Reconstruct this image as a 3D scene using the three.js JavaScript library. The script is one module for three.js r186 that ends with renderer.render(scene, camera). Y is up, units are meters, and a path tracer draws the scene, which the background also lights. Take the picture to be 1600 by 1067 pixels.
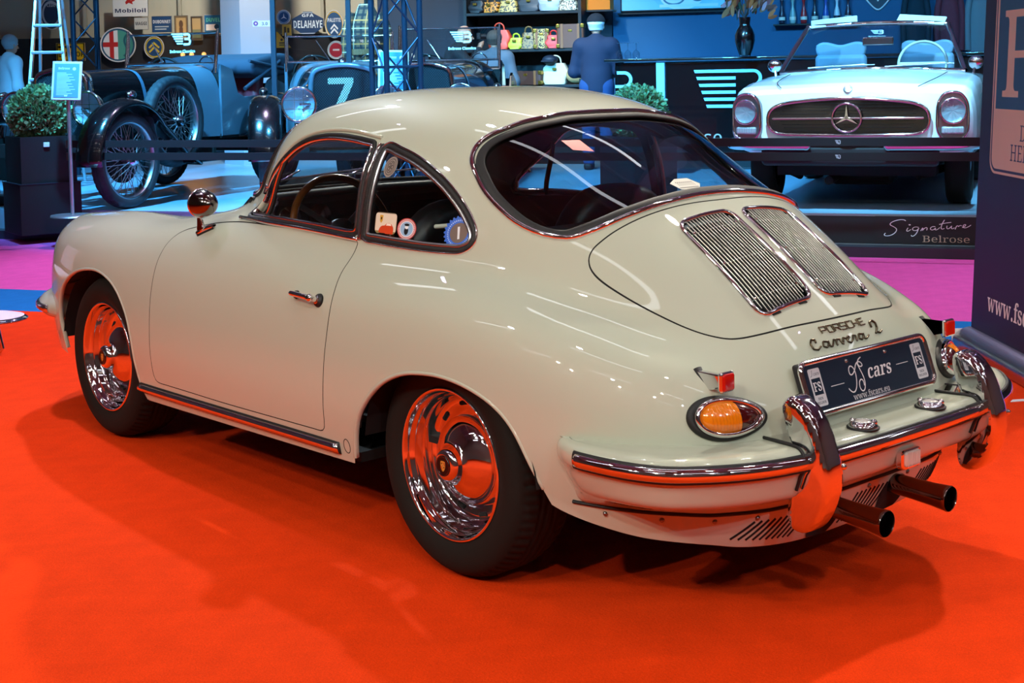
import * as THREE from 'three';
import { RoundedBoxGeometry } from 'three/addons/geometries/RoundedBoxGeometry.js';
import { RectAreaLightUniformsLib } from 'three/addons/lights/RectAreaLightUniformsLib.js';
import { mergeGeometries, mergeVertices, toCreasedNormals } from 'three/addons/utils/BufferGeometryUtils.js';

// ------------------------------------------------------------------ camera, light, exposure
const renderer = new THREE.WebGLRenderer({ antialias: true });
renderer.toneMapping = THREE.LinearToneMapping;
renderer.toneMappingExposure = 0.42;
renderer.shadowMap.enabled = true;
RectAreaLightUniformsLib.init();
const scene = new THREE.Scene();
scene.background = new THREE.Color(0x000000);
const camera = new THREE.PerspectiveCamera(27.586, 1600 / 1067, 0.05, 80);
{ // a hand-held camera 1.37 m up, looking at the coupe from its rear left corner; the lens is shifted down
  const yaw = -0.85349, pitch = 0.05997, roll = -0.01802;
  const f = new THREE.Vector3(Math.sin(yaw) * Math.cos(pitch), -Math.sin(pitch), -Math.cos(yaw) * Math.cos(pitch));
  const r = new THREE.Vector3(Math.cos(yaw), 0, Math.sin(yaw)), u = new THREE.Vector3().crossVectors(r, f);
  const r2 = r.clone().multiplyScalar(Math.cos(roll)).addScaledVector(u, Math.sin(roll)), u2 = u.clone().multiplyScalar(Math.cos(roll)).addScaledVector(r, -Math.sin(roll));
  camera.matrixAutoUpdate = true;
  camera.quaternion.setFromRotationMatrix(new THREE.Matrix4().makeBasis(r2, u2, f.clone().negate()));
  camera.position.set(3.99207, 1.3747, 3.03455);
  camera.setViewOffset(1600, 1067, 0, 288.16, 1600, 1067);
  camera.updateProjectionMatrix();
}
// the hall's own axes: u runs along the aisle to the right, v away from the camera's foot, y up
const TH = 0.5528, CO = Math.cos(TH), SI = Math.sin(TH);
const hp = (u, y, v) => new THREE.Vector3(3.992 + u * CO - v * SI, y, 3.0345 - u * SI - v * CO);

// spot cans under the hall ceiling: [u, v, y, aim u, aim v, candela, colour, cone, source size]
const WARM = 0xfff0d8, NEUT = 0xfff8ee, COOL = 0xe8f4ff, BLUE = 0x4cb4f4, CYAN = 0x84d4ff, VIOLET = 0xe4d0ff;
const SPOTS = [
  [-6.0, -3.4, 5.7, -2.0, 2.8, 130, NEUT, .42], [-2.6, -3.8, 5.7, -1.0, 3.0, 112, WARM, .42], [0.8, -3.8, 5.7, 0.2, 3.2, 104, NEUT, .42], [4.4, -3.4, 5.7, 1.4, 3.2, 98, COOL, .42],
  [-5.8, -1.8, 5.3, -2.6, 3.4, 60, WARM], [-2.4, -1.6, 5.3, -1.6, 3.2, 26, COOL], [1.2, -1.4, 5.3, -0.2, 3.2, 26, WARM], [5.0, -1.0, 5.3, 2.2, 3.4, 60, COOL],
  [-4.6, 2.4, 5.2, -3.2, 4.4, 14, COOL], [-2.0, 2.6, 5.2, -1.8, 4.2, 10, WARM], [0.8, 2.5, 5.2, 0.2, 4.2, 10, NEUT], [3.6, 2.8, 5.2, 2.0, 4.4, 14, COOL],
  [-4.9, 5.8, 5.2, -4.4, 5.4, 130, VIOLET], [-2.2, 6.0, 5.2, -1.9, 5.0, 14, COOL], [0.5, 6.0, 5.2, 0.2, 5.0, 14, WARM], [3.6, 6.0, 5.2, 3.4, 4.8, 60, VIOLET],
  [-5.4, 9.2, 5.6, -2.2, 2.6, 250, COOL, .42], [-1.6, 9.4, 5.8, -0.8, 2.2, 250, WARM, .42], [2.4, 9.2, 5.6, 0.8, 2.4, 250, NEUT, .42],
  [-5.4, 10.9, 5.2, -4.8, 8.9, 330, VIOLET, .6], [-1.2, 10.9, 5.2, -1.0, 8.9, 120, VIOLET, .6], [3.6, 10.9, 5.2, 3.0, 8.9, 260, VIOLET, .6],
];
const STAND_SPOTS = [
  [-0.9, 8.4, 4.6, -.67, 11.2, 620, CYAN, .30], [.9, 8.8, 4.6, -.2, 12.0, 520, CYAN, .34], [-2.6, 9.6, 4.8, -2.2, 15.4, 280, BLUE, .6], [0.4, 9.8, 4.8, -0.4, 17.0, 230, BLUE, .6],
  [-3.2, 8.6, 4.6, -3.6, 12.4, 800, BLUE, .6], [-6.2, 8.6, 4.6, -6.2, 12.0, 900, BLUE, .62], [-9.0, 9.2, 4.6, -8.2, 12.8, 900, BLUE, .6], [-7.6, 12.0, 4.8, -6.6, 14.6, 340, CYAN, .6],
  [-4.2, 11.5, 4.8, -4.8, 14.6, 210, CYAN, .6], [-7.5, 14.0, 5.0, -9.0, 20.5, 260, NEUT, .7], [-4.4, 13.4, 4.4, -5.0, 16.8, 150, NEUT, .5],
];

// ------------------------------------------------------------------ helpers
let seed = 20240517;
const rnd = (a = 0, b = 1) => { seed = (seed * 1664525 + 1013904223) >>> 0; return a + (b - a) * (seed / 4294967296); };
const V3 = (x, y, z) => new THREE.Vector3(x, y, z);
const used = {};
const numbered = n => { used[n] = (used[n] ?? -1) + 1; return used[n] ? n + '_' + String(used[n]).padStart(3, '0') : n; };
function thing(name, label, category, group, parent = scene) { const o = new THREE.Group(); o.name = numbered(name); Object.assign(o.userData, { label, category }); if (group) o.userData.group = group; parent.add(o); return o; }
function mesh(name, geo, mat, parent, top) {
  const g = Array.isArray(geo) ? merge(geo) : geo, m = new THREE.Mesh(g, mat); m.name = parent === scene ? numbered(name) : name; m.castShadow = m.receiveShadow = true; parent.add(m);
  if (top) Object.assign(m.userData, top);
  return m;
}
const struct = (name, geo, mat) => mesh(name, geo, mat, scene, { kind: 'structure' });
function merge(list) {
  let gs = list.flat(9).filter(Boolean);
  const uv = gs.every(g => g.attributes.uv);
  gs = gs.map(g => { let q = g.index ? g.toNonIndexed() : g.clone(); for (const k of Object.keys(q.attributes)) if (k !== 'position' && k !== 'normal' && !(k === 'uv' && uv)) q.deleteAttribute(k); if (!q.attributes.normal) q.computeVertexNormals(); return q; });
  return gs.length === 1 ? gs[0] : mergeGeometries(gs);
}
const box = (w, h, d, x = 0, y = 0, z = 0) => new THREE.BoxGeometry(w, h, d).translate(x, y, z);
const rbox = (w, h, d, r, x = 0, y = 0, z = 0, s = 2) => new RoundedBoxGeometry(w, h, d, s, Math.min(r, w / 2.01, h / 2.01, d / 2.01)).translate(x, y, z);
const tr = (g, x = 0, y = 0, z = 0, rx = 0, ry = 0, rz = 0) => g.applyMatrix4(new THREE.Matrix4().compose(V3(x, y, z), new THREE.Quaternion().setFromEuler(new THREE.Euler(rx, ry, rz)), V3(1, 1, 1)));
function rod(a, b, r0, r1 = r0, seg = 10, open = false) {
  const A = Array.isArray(a) ? V3(...a) : a, B = Array.isArray(b) ? V3(...b) : b, d = B.clone().sub(A), g = new THREE.CylinderGeometry(r1, r0, d.length(), seg, 1, open);
  return g.applyMatrix4(new THREE.Matrix4().compose(A.clone().add(B).multiplyScalar(.5), new THREE.Quaternion().setFromUnitVectors(V3(0, 1, 0), d.normalize()), V3(1, 1, 1)));
}
const tube = (pts, r, closed = false, seg = 60, rs = 8, tension = .5) => new THREE.TubeGeometry(new THREE.CatmullRomCurve3(pts.map(p => Array.isArray(p) ? V3(...p) : p), closed, 'catmullrom', tension), seg, r, rs, closed);
const lathe = (pts, seg = 32) => new THREE.LatheGeometry(pts.map(p => new THREE.Vector2(Math.max(1e-5, p[0]), p[1])), seg);
const latheZ = (pts, seg = 48) => lathe(pts, seg).rotateX(Math.PI / 2);   // turned around z, the second value runs along +z
const sph = (r, x, y, z, w = 16, h = 12) => new THREE.SphereGeometry(r, w, h).translate(x, y, z);
const tor = (R, r, s = 48, t = 10, arc = Math.PI * 2) => new THREE.TorusGeometry(R, r, t, s, arc);
function poly(pts, depth, bevel = 0, holes = [], seg = 2) {
  const s = new THREE.Shape(pts.map(p => new THREE.Vector2(...p)));
  for (const h of holes) s.holes.push(new THREE.Path(h.map(p => new THREE.Vector2(...p))));
  return new THREE.ExtrudeGeometry(s, { depth: Math.max(1e-4, depth - 2 * bevel), bevelEnabled: bevel > 0, bevelThickness: bevel, bevelSize: bevel, bevelOffset: -bevel, bevelSegments: seg, curveSegments: 8 }).translate(0, 0, bevel);
}
const rrect = (w, h, r, n = 5) => { const o = []; for (const [cx, cy, a] of [[w / 2 - r, h / 2 - r, 0], [-w / 2 + r, h / 2 - r, 1], [-w / 2 + r, -h / 2 + r, 2], [w / 2 - r, -h / 2 + r, 3]]) for (let i = 0; i <= n; i++) { const t = (a + i / n) * Math.PI / 2; o.push([cx + r * Math.cos(t), cy + r * Math.sin(t)]); } return o; };
const circ = (r, n = 32, x = 0, y = 0) => Array.from({ length: n }, (_, i) => [x + r * Math.cos(i / n * 2 * Math.PI), y + r * Math.sin(i / n * 2 * Math.PI)]);
// a smooth curve through points (2-D or 3-D arrays), n samples
function smooth(pts, n, closed = false) { const c = new THREE.CatmullRomCurve3(pts.map(p => V3(p[0], p[1], p[2] ?? 0)), closed, 'centripetal'); return c.getSpacedPoints(n).slice(0, closed ? n : n + 1).map(v => pts[0].length > 2 ? [v.x, v.y, v.z] : [v.x, v.y]); }
// a cross-section (closed list of [side, out]) carried along a curve of points with outward normals
function sweep(P, N, prof, closed = false, scale) {
  const n = P.length, k = prof.length, pos = [], idx = [];
  for (let i = 0; i < n; i++) {
    const a = P[closed ? (i + n - 1) % n : Math.max(0, i - 1)], b = P[closed ? (i + 1) % n : Math.min(n - 1, i + 1)];
    const T = b.clone().sub(a).normalize(), B = T.clone().cross(N[i]).normalize(), O = B.clone().cross(T).normalize(), s = scale ? scale(i / (n - 1)) : 1;
    for (const [p, q] of prof) pos.push(P[i].x + (B.x * p + O.x * q) * s, P[i].y + (B.y * p + O.y * q) * s, P[i].z + (B.z * p + O.z * q) * s);
  }
  const m = closed ? n : n - 1;
  for (let i = 0; i < m; i++) for (let j = 0; j < k; j++) { const a = i * k + j, b = i * k + (j + 1) % k, c = ((i + 1) % n) * k + j, d = ((i + 1) % n) * k + (j + 1) % k; idx.push(a, c, b, b, c, d); }
  if (!closed) for (let j = 1; j < k - 1; j++) { idx.push(0, j, j + 1); const o = (n - 1) * k; idx.push(o, o + j + 1, o + j); }
  const g = new THREE.BufferGeometry(); g.setAttribute('position', new THREE.Float32BufferAttribute(pos, 3)); g.setIndex(idx); g.computeVertexNormals(); return g;
}
const ellp = (a, b, n = 12, o = 0) => Array.from({ length: n }, (_, i) => [a * Math.cos(-i / n * 2 * Math.PI), o + b * Math.sin(-i / n * 2 * Math.PI)]);
// a lofted skin through rings of equal length
function loft(rings, closedRing = false, caps = false) {
  const n = rings.length, k = rings[0].length, pos = rings.flat(2), idx = [];
  for (let i = 0; i < n - 1; i++) for (let j = 0; j < (closedRing ? k : k - 1); j++) { const a = i * k + j, b = i * k + (j + 1) % k, c = a + k, d = b + k; idx.push(a, b, c, b, d, c); }
  if (caps) for (const o of [0, (n - 1) * k]) for (let j = 1; j < k - 1; j++) o ? idx.push(o, o + j, o + j + 1) : idx.push(o, o + j + 1, o + j);
  const g = new THREE.BufferGeometry(); g.setAttribute('position', new THREE.Float32BufferAttribute(pos, 3)); g.setIndex(idx); g.computeVertexNormals(); return g;
}
// canvas prints
function print(w, h, draw) { const c = document.createElement('canvas'); c.width = w; c.height = h; const x = c.getContext('2d'); draw(x, w, h); const t = new THREE.CanvasTexture(c); t.colorSpace = THREE.SRGBColorSpace; t.magFilter = THREE.LinearFilter; t.minFilter = THREE.LinearFilter; return t; }
const sheet = (w, h, d = .002) => { // a thin panel whose front (+z) carries uv 0..1; the print covers it all
  const g = new THREE.BoxGeometry(w, h, d), uv = g.attributes.uv; for (let i = 0; i < uv.count; i++) if (i < 16 || i > 19) uv.setXY(i, .01, .01); return g;
};
function txt(x, s, px, py, font, color, align = 'center', maxW) { x.font = font; x.fillStyle = color; x.textAlign = align; x.textBaseline = 'middle'; maxW ? x.fillText(s, px, py, maxW) : x.fillText(s, px, py); }

// ------------------------------------------------------------------ materials
const lin = hex => new THREE.Color(hex);
const std = (name, color, rough = .5, metal = 0, o = {}) => { const m = new THREE.MeshPhysicalMaterial({ color, roughness: rough, metalness: metal, ...o }); m.name = name; return m; };
function noiseTex(w, h, f) { const d = new Uint8Array(w * h * 4); for (let y = 0; y < h; y++) for (let x = 0; x < w; x++) { const v = f(x, y), o = (y * w + x) * 4; for (let i = 0; i < 3; i++) d[o + i] = Math.max(0, Math.min(255, v[i] ?? v[0])); d[o + 3] = 255; } const t = new THREE.DataTexture(d, w, h); t.wrapS = t.wrapT = THREE.RepeatWrapping; t.magFilter = THREE.LinearFilter; t.minFilter = THREE.LinearFilter; t.needsUpdate = true; return t; }
const wob = (x, y, w, h) => { const a = x / w * Math.PI * 2, b = y / h * Math.PI * 2; return Math.sin(a * 3 + Math.sin(b * 2) * 1.7) * Math.sin(b * 2 + Math.cos(a) * 2) + .5 * Math.sin(a * 7 + b * 5 + Math.sin(a * 2)) * Math.cos(b * 6 - a * 3); };
const carpetBump = noiseTex(256, 256, () => [rnd(60, 255)]);
const carpetMap = (() => { const t = noiseTex(512, 512, (x, y) => { const n = 236 + 4 * wob(x, y, 512, 512) + rnd(-20, 14); return [n]; }); t.colorSpace = THREE.SRGBColorSpace; return t; })();
const carpet = (name, color) => { const m = std(name, color, .95, 0, { map: carpetMap, bumpMap: carpetBump, bumpScale: .0015, specularIntensity: .12 }); return m; };
const M = {
  ivory: std('ivory_paint', new THREE.Color().setRGB(.44, .465, .365), .5, 0, { clearcoat: 1, clearcoatRoughness: .025, specularIntensity: .1 }),
  chrome: std('chrome', 0xe4e4e6, .045, 1), alu: std('aluminium', 0xb9bcbe, .28, 1), slat: std('grille_slat', 0x9a9a94, .38, 1), steel: std('brushed_steel', 0x9a9da0, .35, 1),
  rubber: std('black_rubber', 0x101010, .62), gap: std('shut_line_rubber', 0x080807, .9), tyre: std('tyre_rubber', 0x15130f, .78, 0, { specularIntensity: .5 }),
  glass: std('car_glass', 0xe6eef0, .0, 0, { transmission: 1, thickness: 0, ior: 1.5 }), tint: std('rear_glass', 0xb9c9cc, .0, 0, { transmission: 1, thickness: 0, ior: 1.5 }),
  dark: std('underbody_black', 0x070707, .9), leather: std('black_leather', 0x0d0e10, .42), liner: std('cabin_lining', 0x3a3632, .85), redGlass: std('red_lens', 0xb00c0a, .12, 0, { clearcoat: 1, emissive: 0x2a0000, emissiveIntensity: .3 }),
  amber: std('amber_lens', 0xd8760c, .14, 0, { clearcoat: 1 }), darkRed: std('dark_red_lens', 0x3c0505, .12, 0, { clearcoat: 1 }), lens: std('clear_lens', 0xc8c4bc, .1, .25, { clearcoat: 1 }),
  wood: std('varnished_wood', lin('#6e3c12'), .25, 0, { clearcoat: 1, clearcoatRoughness: .05 }), exhaust: std('dark_chrome_pipe', 0x7d7672, .12, 1), hole: std('pipe_soot', 0x020202, 1),
  navy: std('navy_print', lin('#12263a'), .5), cream: std('cream_enamel', 0xe8e2cf, .4), white: std('white_paint', 0xe8eaea, .4), gold: std('gilt', 0xb58a3a, .3, .9), blackGloss: std('black_gloss_paint', 0x050608, .2, 0, { clearcoat: 1, clearcoatRoughness: .04 }), blackMatt: std('black_panel', 0x0b0c10, .65), screw: std('screw_steel', 0x8d8d8d, .3, 1),
};
M.gold.side = THREE.DoubleSide;
for (const k of ['ivory', 'glass', 'tint', 'liner']) M[k].side = THREE.DoubleSide;

// ------------------------------------------------------------------ the hall
const hallBox = (name, u0, u1, y0, y1, v0, v1, mat, uvm) => { const g = new THREE.BoxGeometry(u1 - u0, y1 - y0, v1 - v0, 1, 1, 1); if (uvm) { const p = g.attributes.position, n = g.attributes.normal, uv = g.attributes.uv; for (let i = 0; i < p.count; i++) Math.abs(n.getY(i)) > .5 ? uv.setXY(i, p.getX(i) * uvm, p.getZ(i) * uvm) : uv.setXY(i, (p.getX(i) + p.getZ(i)) * uvm, p.getY(i) * uvm); } const m = struct(name, g, mat); const c = hp((u0 + u1) / 2, (y0 + y1) / 2, (v0 + v1) / 2); m.position.copy(c); m.rotation.y = TH; return m; };
const M_red = carpet('red_carpet', new THREE.Color().setRGB(.88, .050, .003)), M_pink = carpet('pink_carpet', lin('#ee62b4')), M_bluec = carpet('blue_carpet', lin('#1f7fc0'));
const M_stage = std('stage_floor', lin('#8fb0c4'), .28), M_ledge = std('stage_ledge', lin('#2a3038'), .3), M_wall = std('hall_wall', lin('#b3ad9c'), .8), M_beam = std('ceiling_beam', lin('#c9ccc8'), .7), M_ceil = std('hall_ceiling', lin('#a9adb0'), .9);
hallBox('floor', -14, 11, -.06, 0, -7, 7.06, M_red, 1.3);
hallBox('floor', -14, 11, -.06, 0, 7.06, 7.80, M_bluec, 1.3);
hallBox('floor', -14, 11, -.06, 0, 7.80, 10.31, M_pink, 1.3);
hallBox('floor', -14, 11, -.06, .075, 10.31, 10.46, M_ledge);
hallBox('floor', -14, -2.5, -.06, .25, 10.46, 24, M_stage);
hallBox('floor', -2.5, 11, -.06, .30, 10.46, 24, M_stage);
hallBox('ceiling', -14, 11, 6.9, 7.1, -7, 24, M_ceil);
hallBox('wall_left', -14.2, -14, -.06, 7.1, -7, 24, M_wall);
hallBox('wall_right', 11, 11.2, -.06, 7.1, -7, 24, M_wall);
hallBox('wall_near', -14, 11, -.06, 7.1, -7.2, -7, M_wall);
hallBox('wall_back', -14, 11, -.06, 7.1, 24, 24.2, M_wall);
for (let i = 0; i < 11; i++) hallBox('trim_ceiling', -14, 11, 6.62, 6.9, -5.6 + i * 2.7, -5.42 + i * 2.7, M_beam);
for (const u of [-9, -4.5, 0, 4.5, 9]) hallBox('trim_ceiling', u - .12, u + .12, 6.25, 6.62, -7, 24, M_beam);
// lamps
const lampCan = lathe([[.001, .17], [.055, .165], [.062, .14], [.064, .02], [.072, 0], [.066, 0], [.058, .03], [.05, .06], [.001, .07]], 24), lampLens = new THREE.CircleGeometry(.056, 24).rotateX(Math.PI / 2).translate(0, .012, 0);
const lampGlow = {};
function spot([u, v, y, au, av, cd, col, cone = .62], i, group, label, ay = .3, glow = 60) {
  const o = thing('spotlight', label, 'spotlight', group), p = hp(u, y, v), t = hp(au, ay, av);
  o.position.copy(p);
  const dir = t.clone().sub(p).normalize(), q = new THREE.Quaternion().setFromUnitVectors(V3(0, -1, 0), dir), head = new THREE.Group(); head.name = 'lamp_head'; head.quaternion.copy(q); o.add(head);
  mesh('can', lampCan, M.blackMatt, head); lampGlow[col + '_' + glow] ??= std('lamp_glow', 0x000000, 1, 0, { emissive: col, emissiveIntensity: glow });
  mesh('lamp_lens', lampLens, lampGlow[col + '_' + glow], head);
  mesh('bracket', [rod([0, .17, 0], [0, 6.9 - y, 0], .012)], M.blackMatt, o);
  const L = new THREE.SpotLight(col, cd, 0, cone, .6, 2); L.name = 'spot_light'; L.position.copy(dir).multiplyScalar(.02); L.castShadow = true; L.shadow.radius = 5; L.target.position.copy(dir.multiplyScalar(3)); o.add(L); o.add(L.target);
}
SPOTS.forEach((s, i) => spot(s, i, 'spotlights over the red carpet', 'black spotlight hanging from the ceiling above the red carpet'));
STAND_SPOTS.forEach((s, i) => spot(s, i, 'spotlights over the raised stage', 'black spotlight hanging from the ceiling above the raised stage', 1));
import_rect();
function import_rect() {
  const glow = std('luminaire_glow', 0x111111, 1, 0, { emissive: 0xf4f8ff, emissiveIntensity: 9 }), body = rbox(2.6, .07, .26, .01, 0, .04, 0), pane = box(2.5, .006, .2, 0, .002, 0), clip = [rod([-1, .07, 0], [-1, .55, 0], .008), rod([1, .07, 0], [1, .55, 0], .008)];
  for (const v of [-5.2, -1.6, 2.0, 5.6, 9.2]) for (const u of [-7.5, -2.4, 2.7, 7.0]) {
    const o = thing('ceiling_luminaire', 'long white ceiling luminaire high above the exhibition hall', 'lamp', 'long ceiling luminaires'); o.position.copy(hp(u + (v > 0 ? .9 : 0), 5.9, v)); o.rotation.y = TH;
    mesh('housing', body, M.white, o); mesh('light_panel', pane, glow, o); mesh('hanger', clip, M.steel, o);
    const L = new THREE.RectAreaLight(0xf4f8ff, 3.2, 2.5, .2); L.name = 'panel_light'; L.position.set(0, -.006, 0); L.lookAt(0, -1, 0); L.rotation.set(-Math.PI / 2, 0, 0); o.add(L);
  }
}

// ------------------------------------------------------------------ the cream coupe: its skin is the zero surface of a smooth field (x to the rear, y up, z to its left)
// ---- body implicit (car frame: +x rear, +y up, +z left) ----
function pchip(xs, ys) {
  const n = xs.length, h = [], d = [], m = new Array(n).fill(0);
  for (let i = 0; i < n - 1; i++) { h[i] = xs[i + 1] - xs[i]; d[i] = (ys[i + 1] - ys[i]) / h[i]; }
  for (let i = 1; i < n - 1; i++) m[i] = d[i - 1] * d[i] <= 0 ? 0 : (() => { const a = 2 * h[i] + h[i - 1], b = h[i] + 2 * h[i - 1]; return (a + b) / (a / d[i - 1] + b / d[i]); })();
  m[0] = d[0]; m[n - 1] = d[n - 2];
  return x => {
    if (x <= xs[0]) return ys[0] + m[0] * (x - xs[0]);
    if (x >= xs[n - 1]) return ys[n - 1] + m[n - 1] * (x - xs[n - 1]);
    let i = 0; while (x > xs[i + 1]) i++;
    const t = (x - xs[i]) / h[i], t2 = t * t, t3 = t2 * t;
    return ys[i] * (2 * t3 - 3 * t2 + 1) + h[i] * m[i] * (t3 - 2 * t2 + t) + ys[i + 1] * (3 * t2 - 2 * t3) + h[i] * m[i + 1] * (t3 - t2);
  };
}
function spline(xs, ys) { // natural cubic spline (C2)
  const n = xs.length, a = new Array(n).fill(0), c = new Array(n).fill(0), dd = new Array(n).fill(0);
  const M = new Array(n).fill(0);
  for (let i = 1; i < n - 1; i++) {
    const h0 = xs[i] - xs[i - 1], h1 = xs[i + 1] - xs[i], A = h0, B = 2 * (h0 + h1), C = h1;
    const D = 6 * ((ys[i + 1] - ys[i]) / h1 - (ys[i] - ys[i - 1]) / h0), w = B - A * c[i - 1];
    c[i] = C / w; dd[i] = (D - A * dd[i - 1]) / w;
  }
  for (let i = n - 2; i > 0; i--) M[i] = dd[i] - c[i] * M[i + 1];
  return x => {
    let i = 0; while (i < n - 2 && x > xs[i + 1]) i++;
    const h = xs[i + 1] - xs[i];
    if (x < xs[0]) return ys[0] + (x - xs[0]) * ((ys[1] - ys[0]) / h - h * M[1] / 6);
    if (x > xs[n - 1]) return ys[n - 1] + (x - xs[n - 1]) * ((ys[n - 1] - ys[n - 2]) / h + h * M[n - 2] / 6);
    const A = (xs[i + 1] - x) / h, B = (x - xs[i]) / h;
    return A * ys[i] + B * ys[i + 1] + ((A * A * A - A) * M[i] + (B * B * B - B) * M[i + 1]) * h * h / 6;
  };
}
const tab = (f, a, b, n) => { const v = new Float64Array(n + 1); for (let i = 0; i <= n; i++) v[i] = f(a + (b - a) * i / n); const s = n / (b - a); return x => { let t = (x - a) * s; t = t < 0 ? 0 : t > n ? n : t; const i = Math.min(n - 1, t | 0); return v[i] + (v[i + 1] - v[i]) * (t - i); }; };
const smax = (a, b, k) => { const h = Math.max(k - Math.abs(a - b), 0) / k; return Math.max(a, b) + h * h * h * k / 6; };
const smin = (a, b, k) => -smax(-a, -b, k);
const BODY = {
  S: [[0.1, 0.2, 0.3, 0.4, 0.5, 0.55, 0.62, 0.69, 0.74, 0.77, 0.805, 0.85, 0.9, 0.95, 1], [-0.0633, -0.0194, 0.0028, 0.0169, 0.0188, 0.017, 0.011, -0.0007, -0.0162, -0.0297, -0.0489, -0.0812, -0.1235, -0.1677, -0.22]],
  T: [[-2.2, -1.95, -1.8, -1.6, -1.4, -1.2, -0.8, -0.45, 0, 0.5, 0.9, 1.2, 1.4, 1.53, 1.62, 1.7, 1.8, 1.9, 2, 2.3], [0.5095, 0.7203, 0.8054, 0.8298, 0.8419, 0.8541, 0.8577, 0.9028, 0.9432, 0.8729, 0.8547, 0.8216, 0.7719, 0.7327, 0.7033, 0.6788, 0.6345, 0.5568, 0.4582, 0.163]],
  D: [[-2.2, -1.7, -1.2, -0.8, -0.5, -0.3, 2.3], [0.1, 0.14, 0.14, 0.1, 0.05, 0, 0]],
  R: [[-2.2, -1.75, -1.5, -1.2, -0.9, -0.62, -0.45, -0.25, -0.1, 0.1, 0.35, 0.6, 0.8, 1, 1.2, 1.365, 1.472, 1.6, 1.734, 1.83, 1.92, 2, 2.3], [0.2901, 0.5281, 0.6564, 0.7682, 0.8442, 0.9156, 1.0217, 1.1831, 1.2594, 1.3085, 1.3321, 1.3203, 1.2881, 1.2209, 1.123, 1.0377, 0.9702, 0.8831, 0.7773, 0.6843, 0.5739, 0.4371, -0.2403]],
  W: [[-2.2, -1.7, -1.2, -0.8, -0.5, -0.3, -0.15, 0, 0.2, 0.6, 1, 1.3, 1.5, 1.7, 1.9, 2.1, 2.4], [0.2937, 0.3804, 0.4437, 0.4661, 0.4699, 0.5003, 0.5544, 0.6232, 0.6495, 0.6607, 0.6324, 0.5901, 0.5383, 0.4721, 0.3977, 0.3195, 0.1883]],
  N: [[-2.2, -1.2, -0.6, -0.2, 0.3, 0.8, 1.2, 1.6, 2.0, 2.4], [2.0, 2.54, 3.37, 4.3, 3.97, 3.37, 2.6, 2.4, 2.25, 2.2]],
  Y: [[-2.2, -1.8, -1.4, -1, 0, 1, 1.5, 1.75, 1.9, 2.05, 2.3], [0.1, 0.3, 0.5, 0.6, 0.62, 0.62, 0.58, 0.46, 0.36, 0.2, -0.3]],
  x0f: -0.2,
  x0r: 0.35,
  Xf: -2.047,
  Xr: 1.8734,
  nf: 3.459,
  nr: 4.061,
  W0: 0.7834,
  sr: 1.8598,
  bot: 0.13,
  k1: 0.22,
  k2: 0.11,
  kb: 0.06,
};
let tS, tT, tR, tW, tN, tY, tD;
function initBody() {
  tS = tab(spline(...BODY.S), .05, 1.1, 4000); tT = tab(spline(...BODY.T), -2.2, 2.3, 6000); tR = tab(spline(...BODY.R), -2.2, 2.3, 6000); tW = tab(spline(...BODY.W), -2.2, 2.4, 6000); tN = tab(spline(...BODY.N), -2.2, 2.4, 6000); tD = tab(pchip(...BODY.D), -2.2, 2.3, 6000); tY = tab(spline(...BODY.Y), -2.2, 2.3, 6000);
}
function planR(x, y, z) {
  const s = tS(y), w = BODY.W0 + s;
  let u, n;
  if (x > BODY.x0r) { u = (x - BODY.x0r) / (BODY.Xr + s * BODY.sr - BODY.x0r); n = BODY.nr; } else if (x < BODY.x0f) { u = (BODY.x0f - x) / (BODY.x0f - BODY.Xf + s); n = BODY.nf; } else return z / w;
  return Math.pow(Math.pow(u, n) + Math.pow(z / w, n), 1 / n);
}
const planR2 = (x, y, z) => planR(x, Math.min(y, .5), z);
function domeR(x, y, z) {
  const r = tR(x), w = tW(x), n = tN(x), yb = tY(x), h = Math.max(r - yb, .02);
  const v = Math.max(0, (y - yb) / h);
  return Math.pow(Math.pow(z / w, n) + Math.pow(v, n), 1 / n);
}
const EPS = 1e-3;
function norm(f, x, y, z) { const a = f(x, y, z); const gx = (f(x + EPS, y, z) - a) / EPS, gy = (f(x, y + EPS, z) - a) / EPS, gz = (f(x, y, z + EPS) - a) / EPS; return (a - 1) / Math.max(.4, Math.hypot(gx, gy, gz)); }
function F(x, y, z) {
  z = Math.sqrt(z * z + 1e-8);
  const p = norm(planR, x, y, z);
  const q = Math.min(1, Math.max(0, (z - .05) / .5)), T0 = tT(x) - tD(x) * (1 - q * q * (3 - 2 * q));
  let t = y - T0;
  const sl = (tT(x + .01) - tT(x - .01)) / .02; t /= Math.hypot(1, sl);
  let tub = smax(p, t, BODY.k1);
  let d = norm(domeR, x, y, z);
  d = smax(d, norm(planR2, x, y, z), .15);
  let b = smin(tub, d, BODY.k2);
  b = smax(b, BODY.bot - y, BODY.kb);
  return b;
}
function grad(x, y, z) { const e = 2e-3; const g = [F(x + e, y, z) - F(x - e, y, z), F(x, y + e, z) - F(x, y - e, z), F(x, y, z + e) - F(x, y, z - e)]; const l = Math.hypot(...g) || 1; return [g[0] / l, g[1] / l, g[2] / l, l / (2 * e)]; }
function project(p, it = 4) { for (let i = 0; i < it; i++) { const f = F(...p), g = grad(...p); const s = f / Math.max(.3, g[3]); p = [p[0] - g[0] * s, p[1] - g[1] * s, p[2] - g[2] * s]; } return p; }
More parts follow.
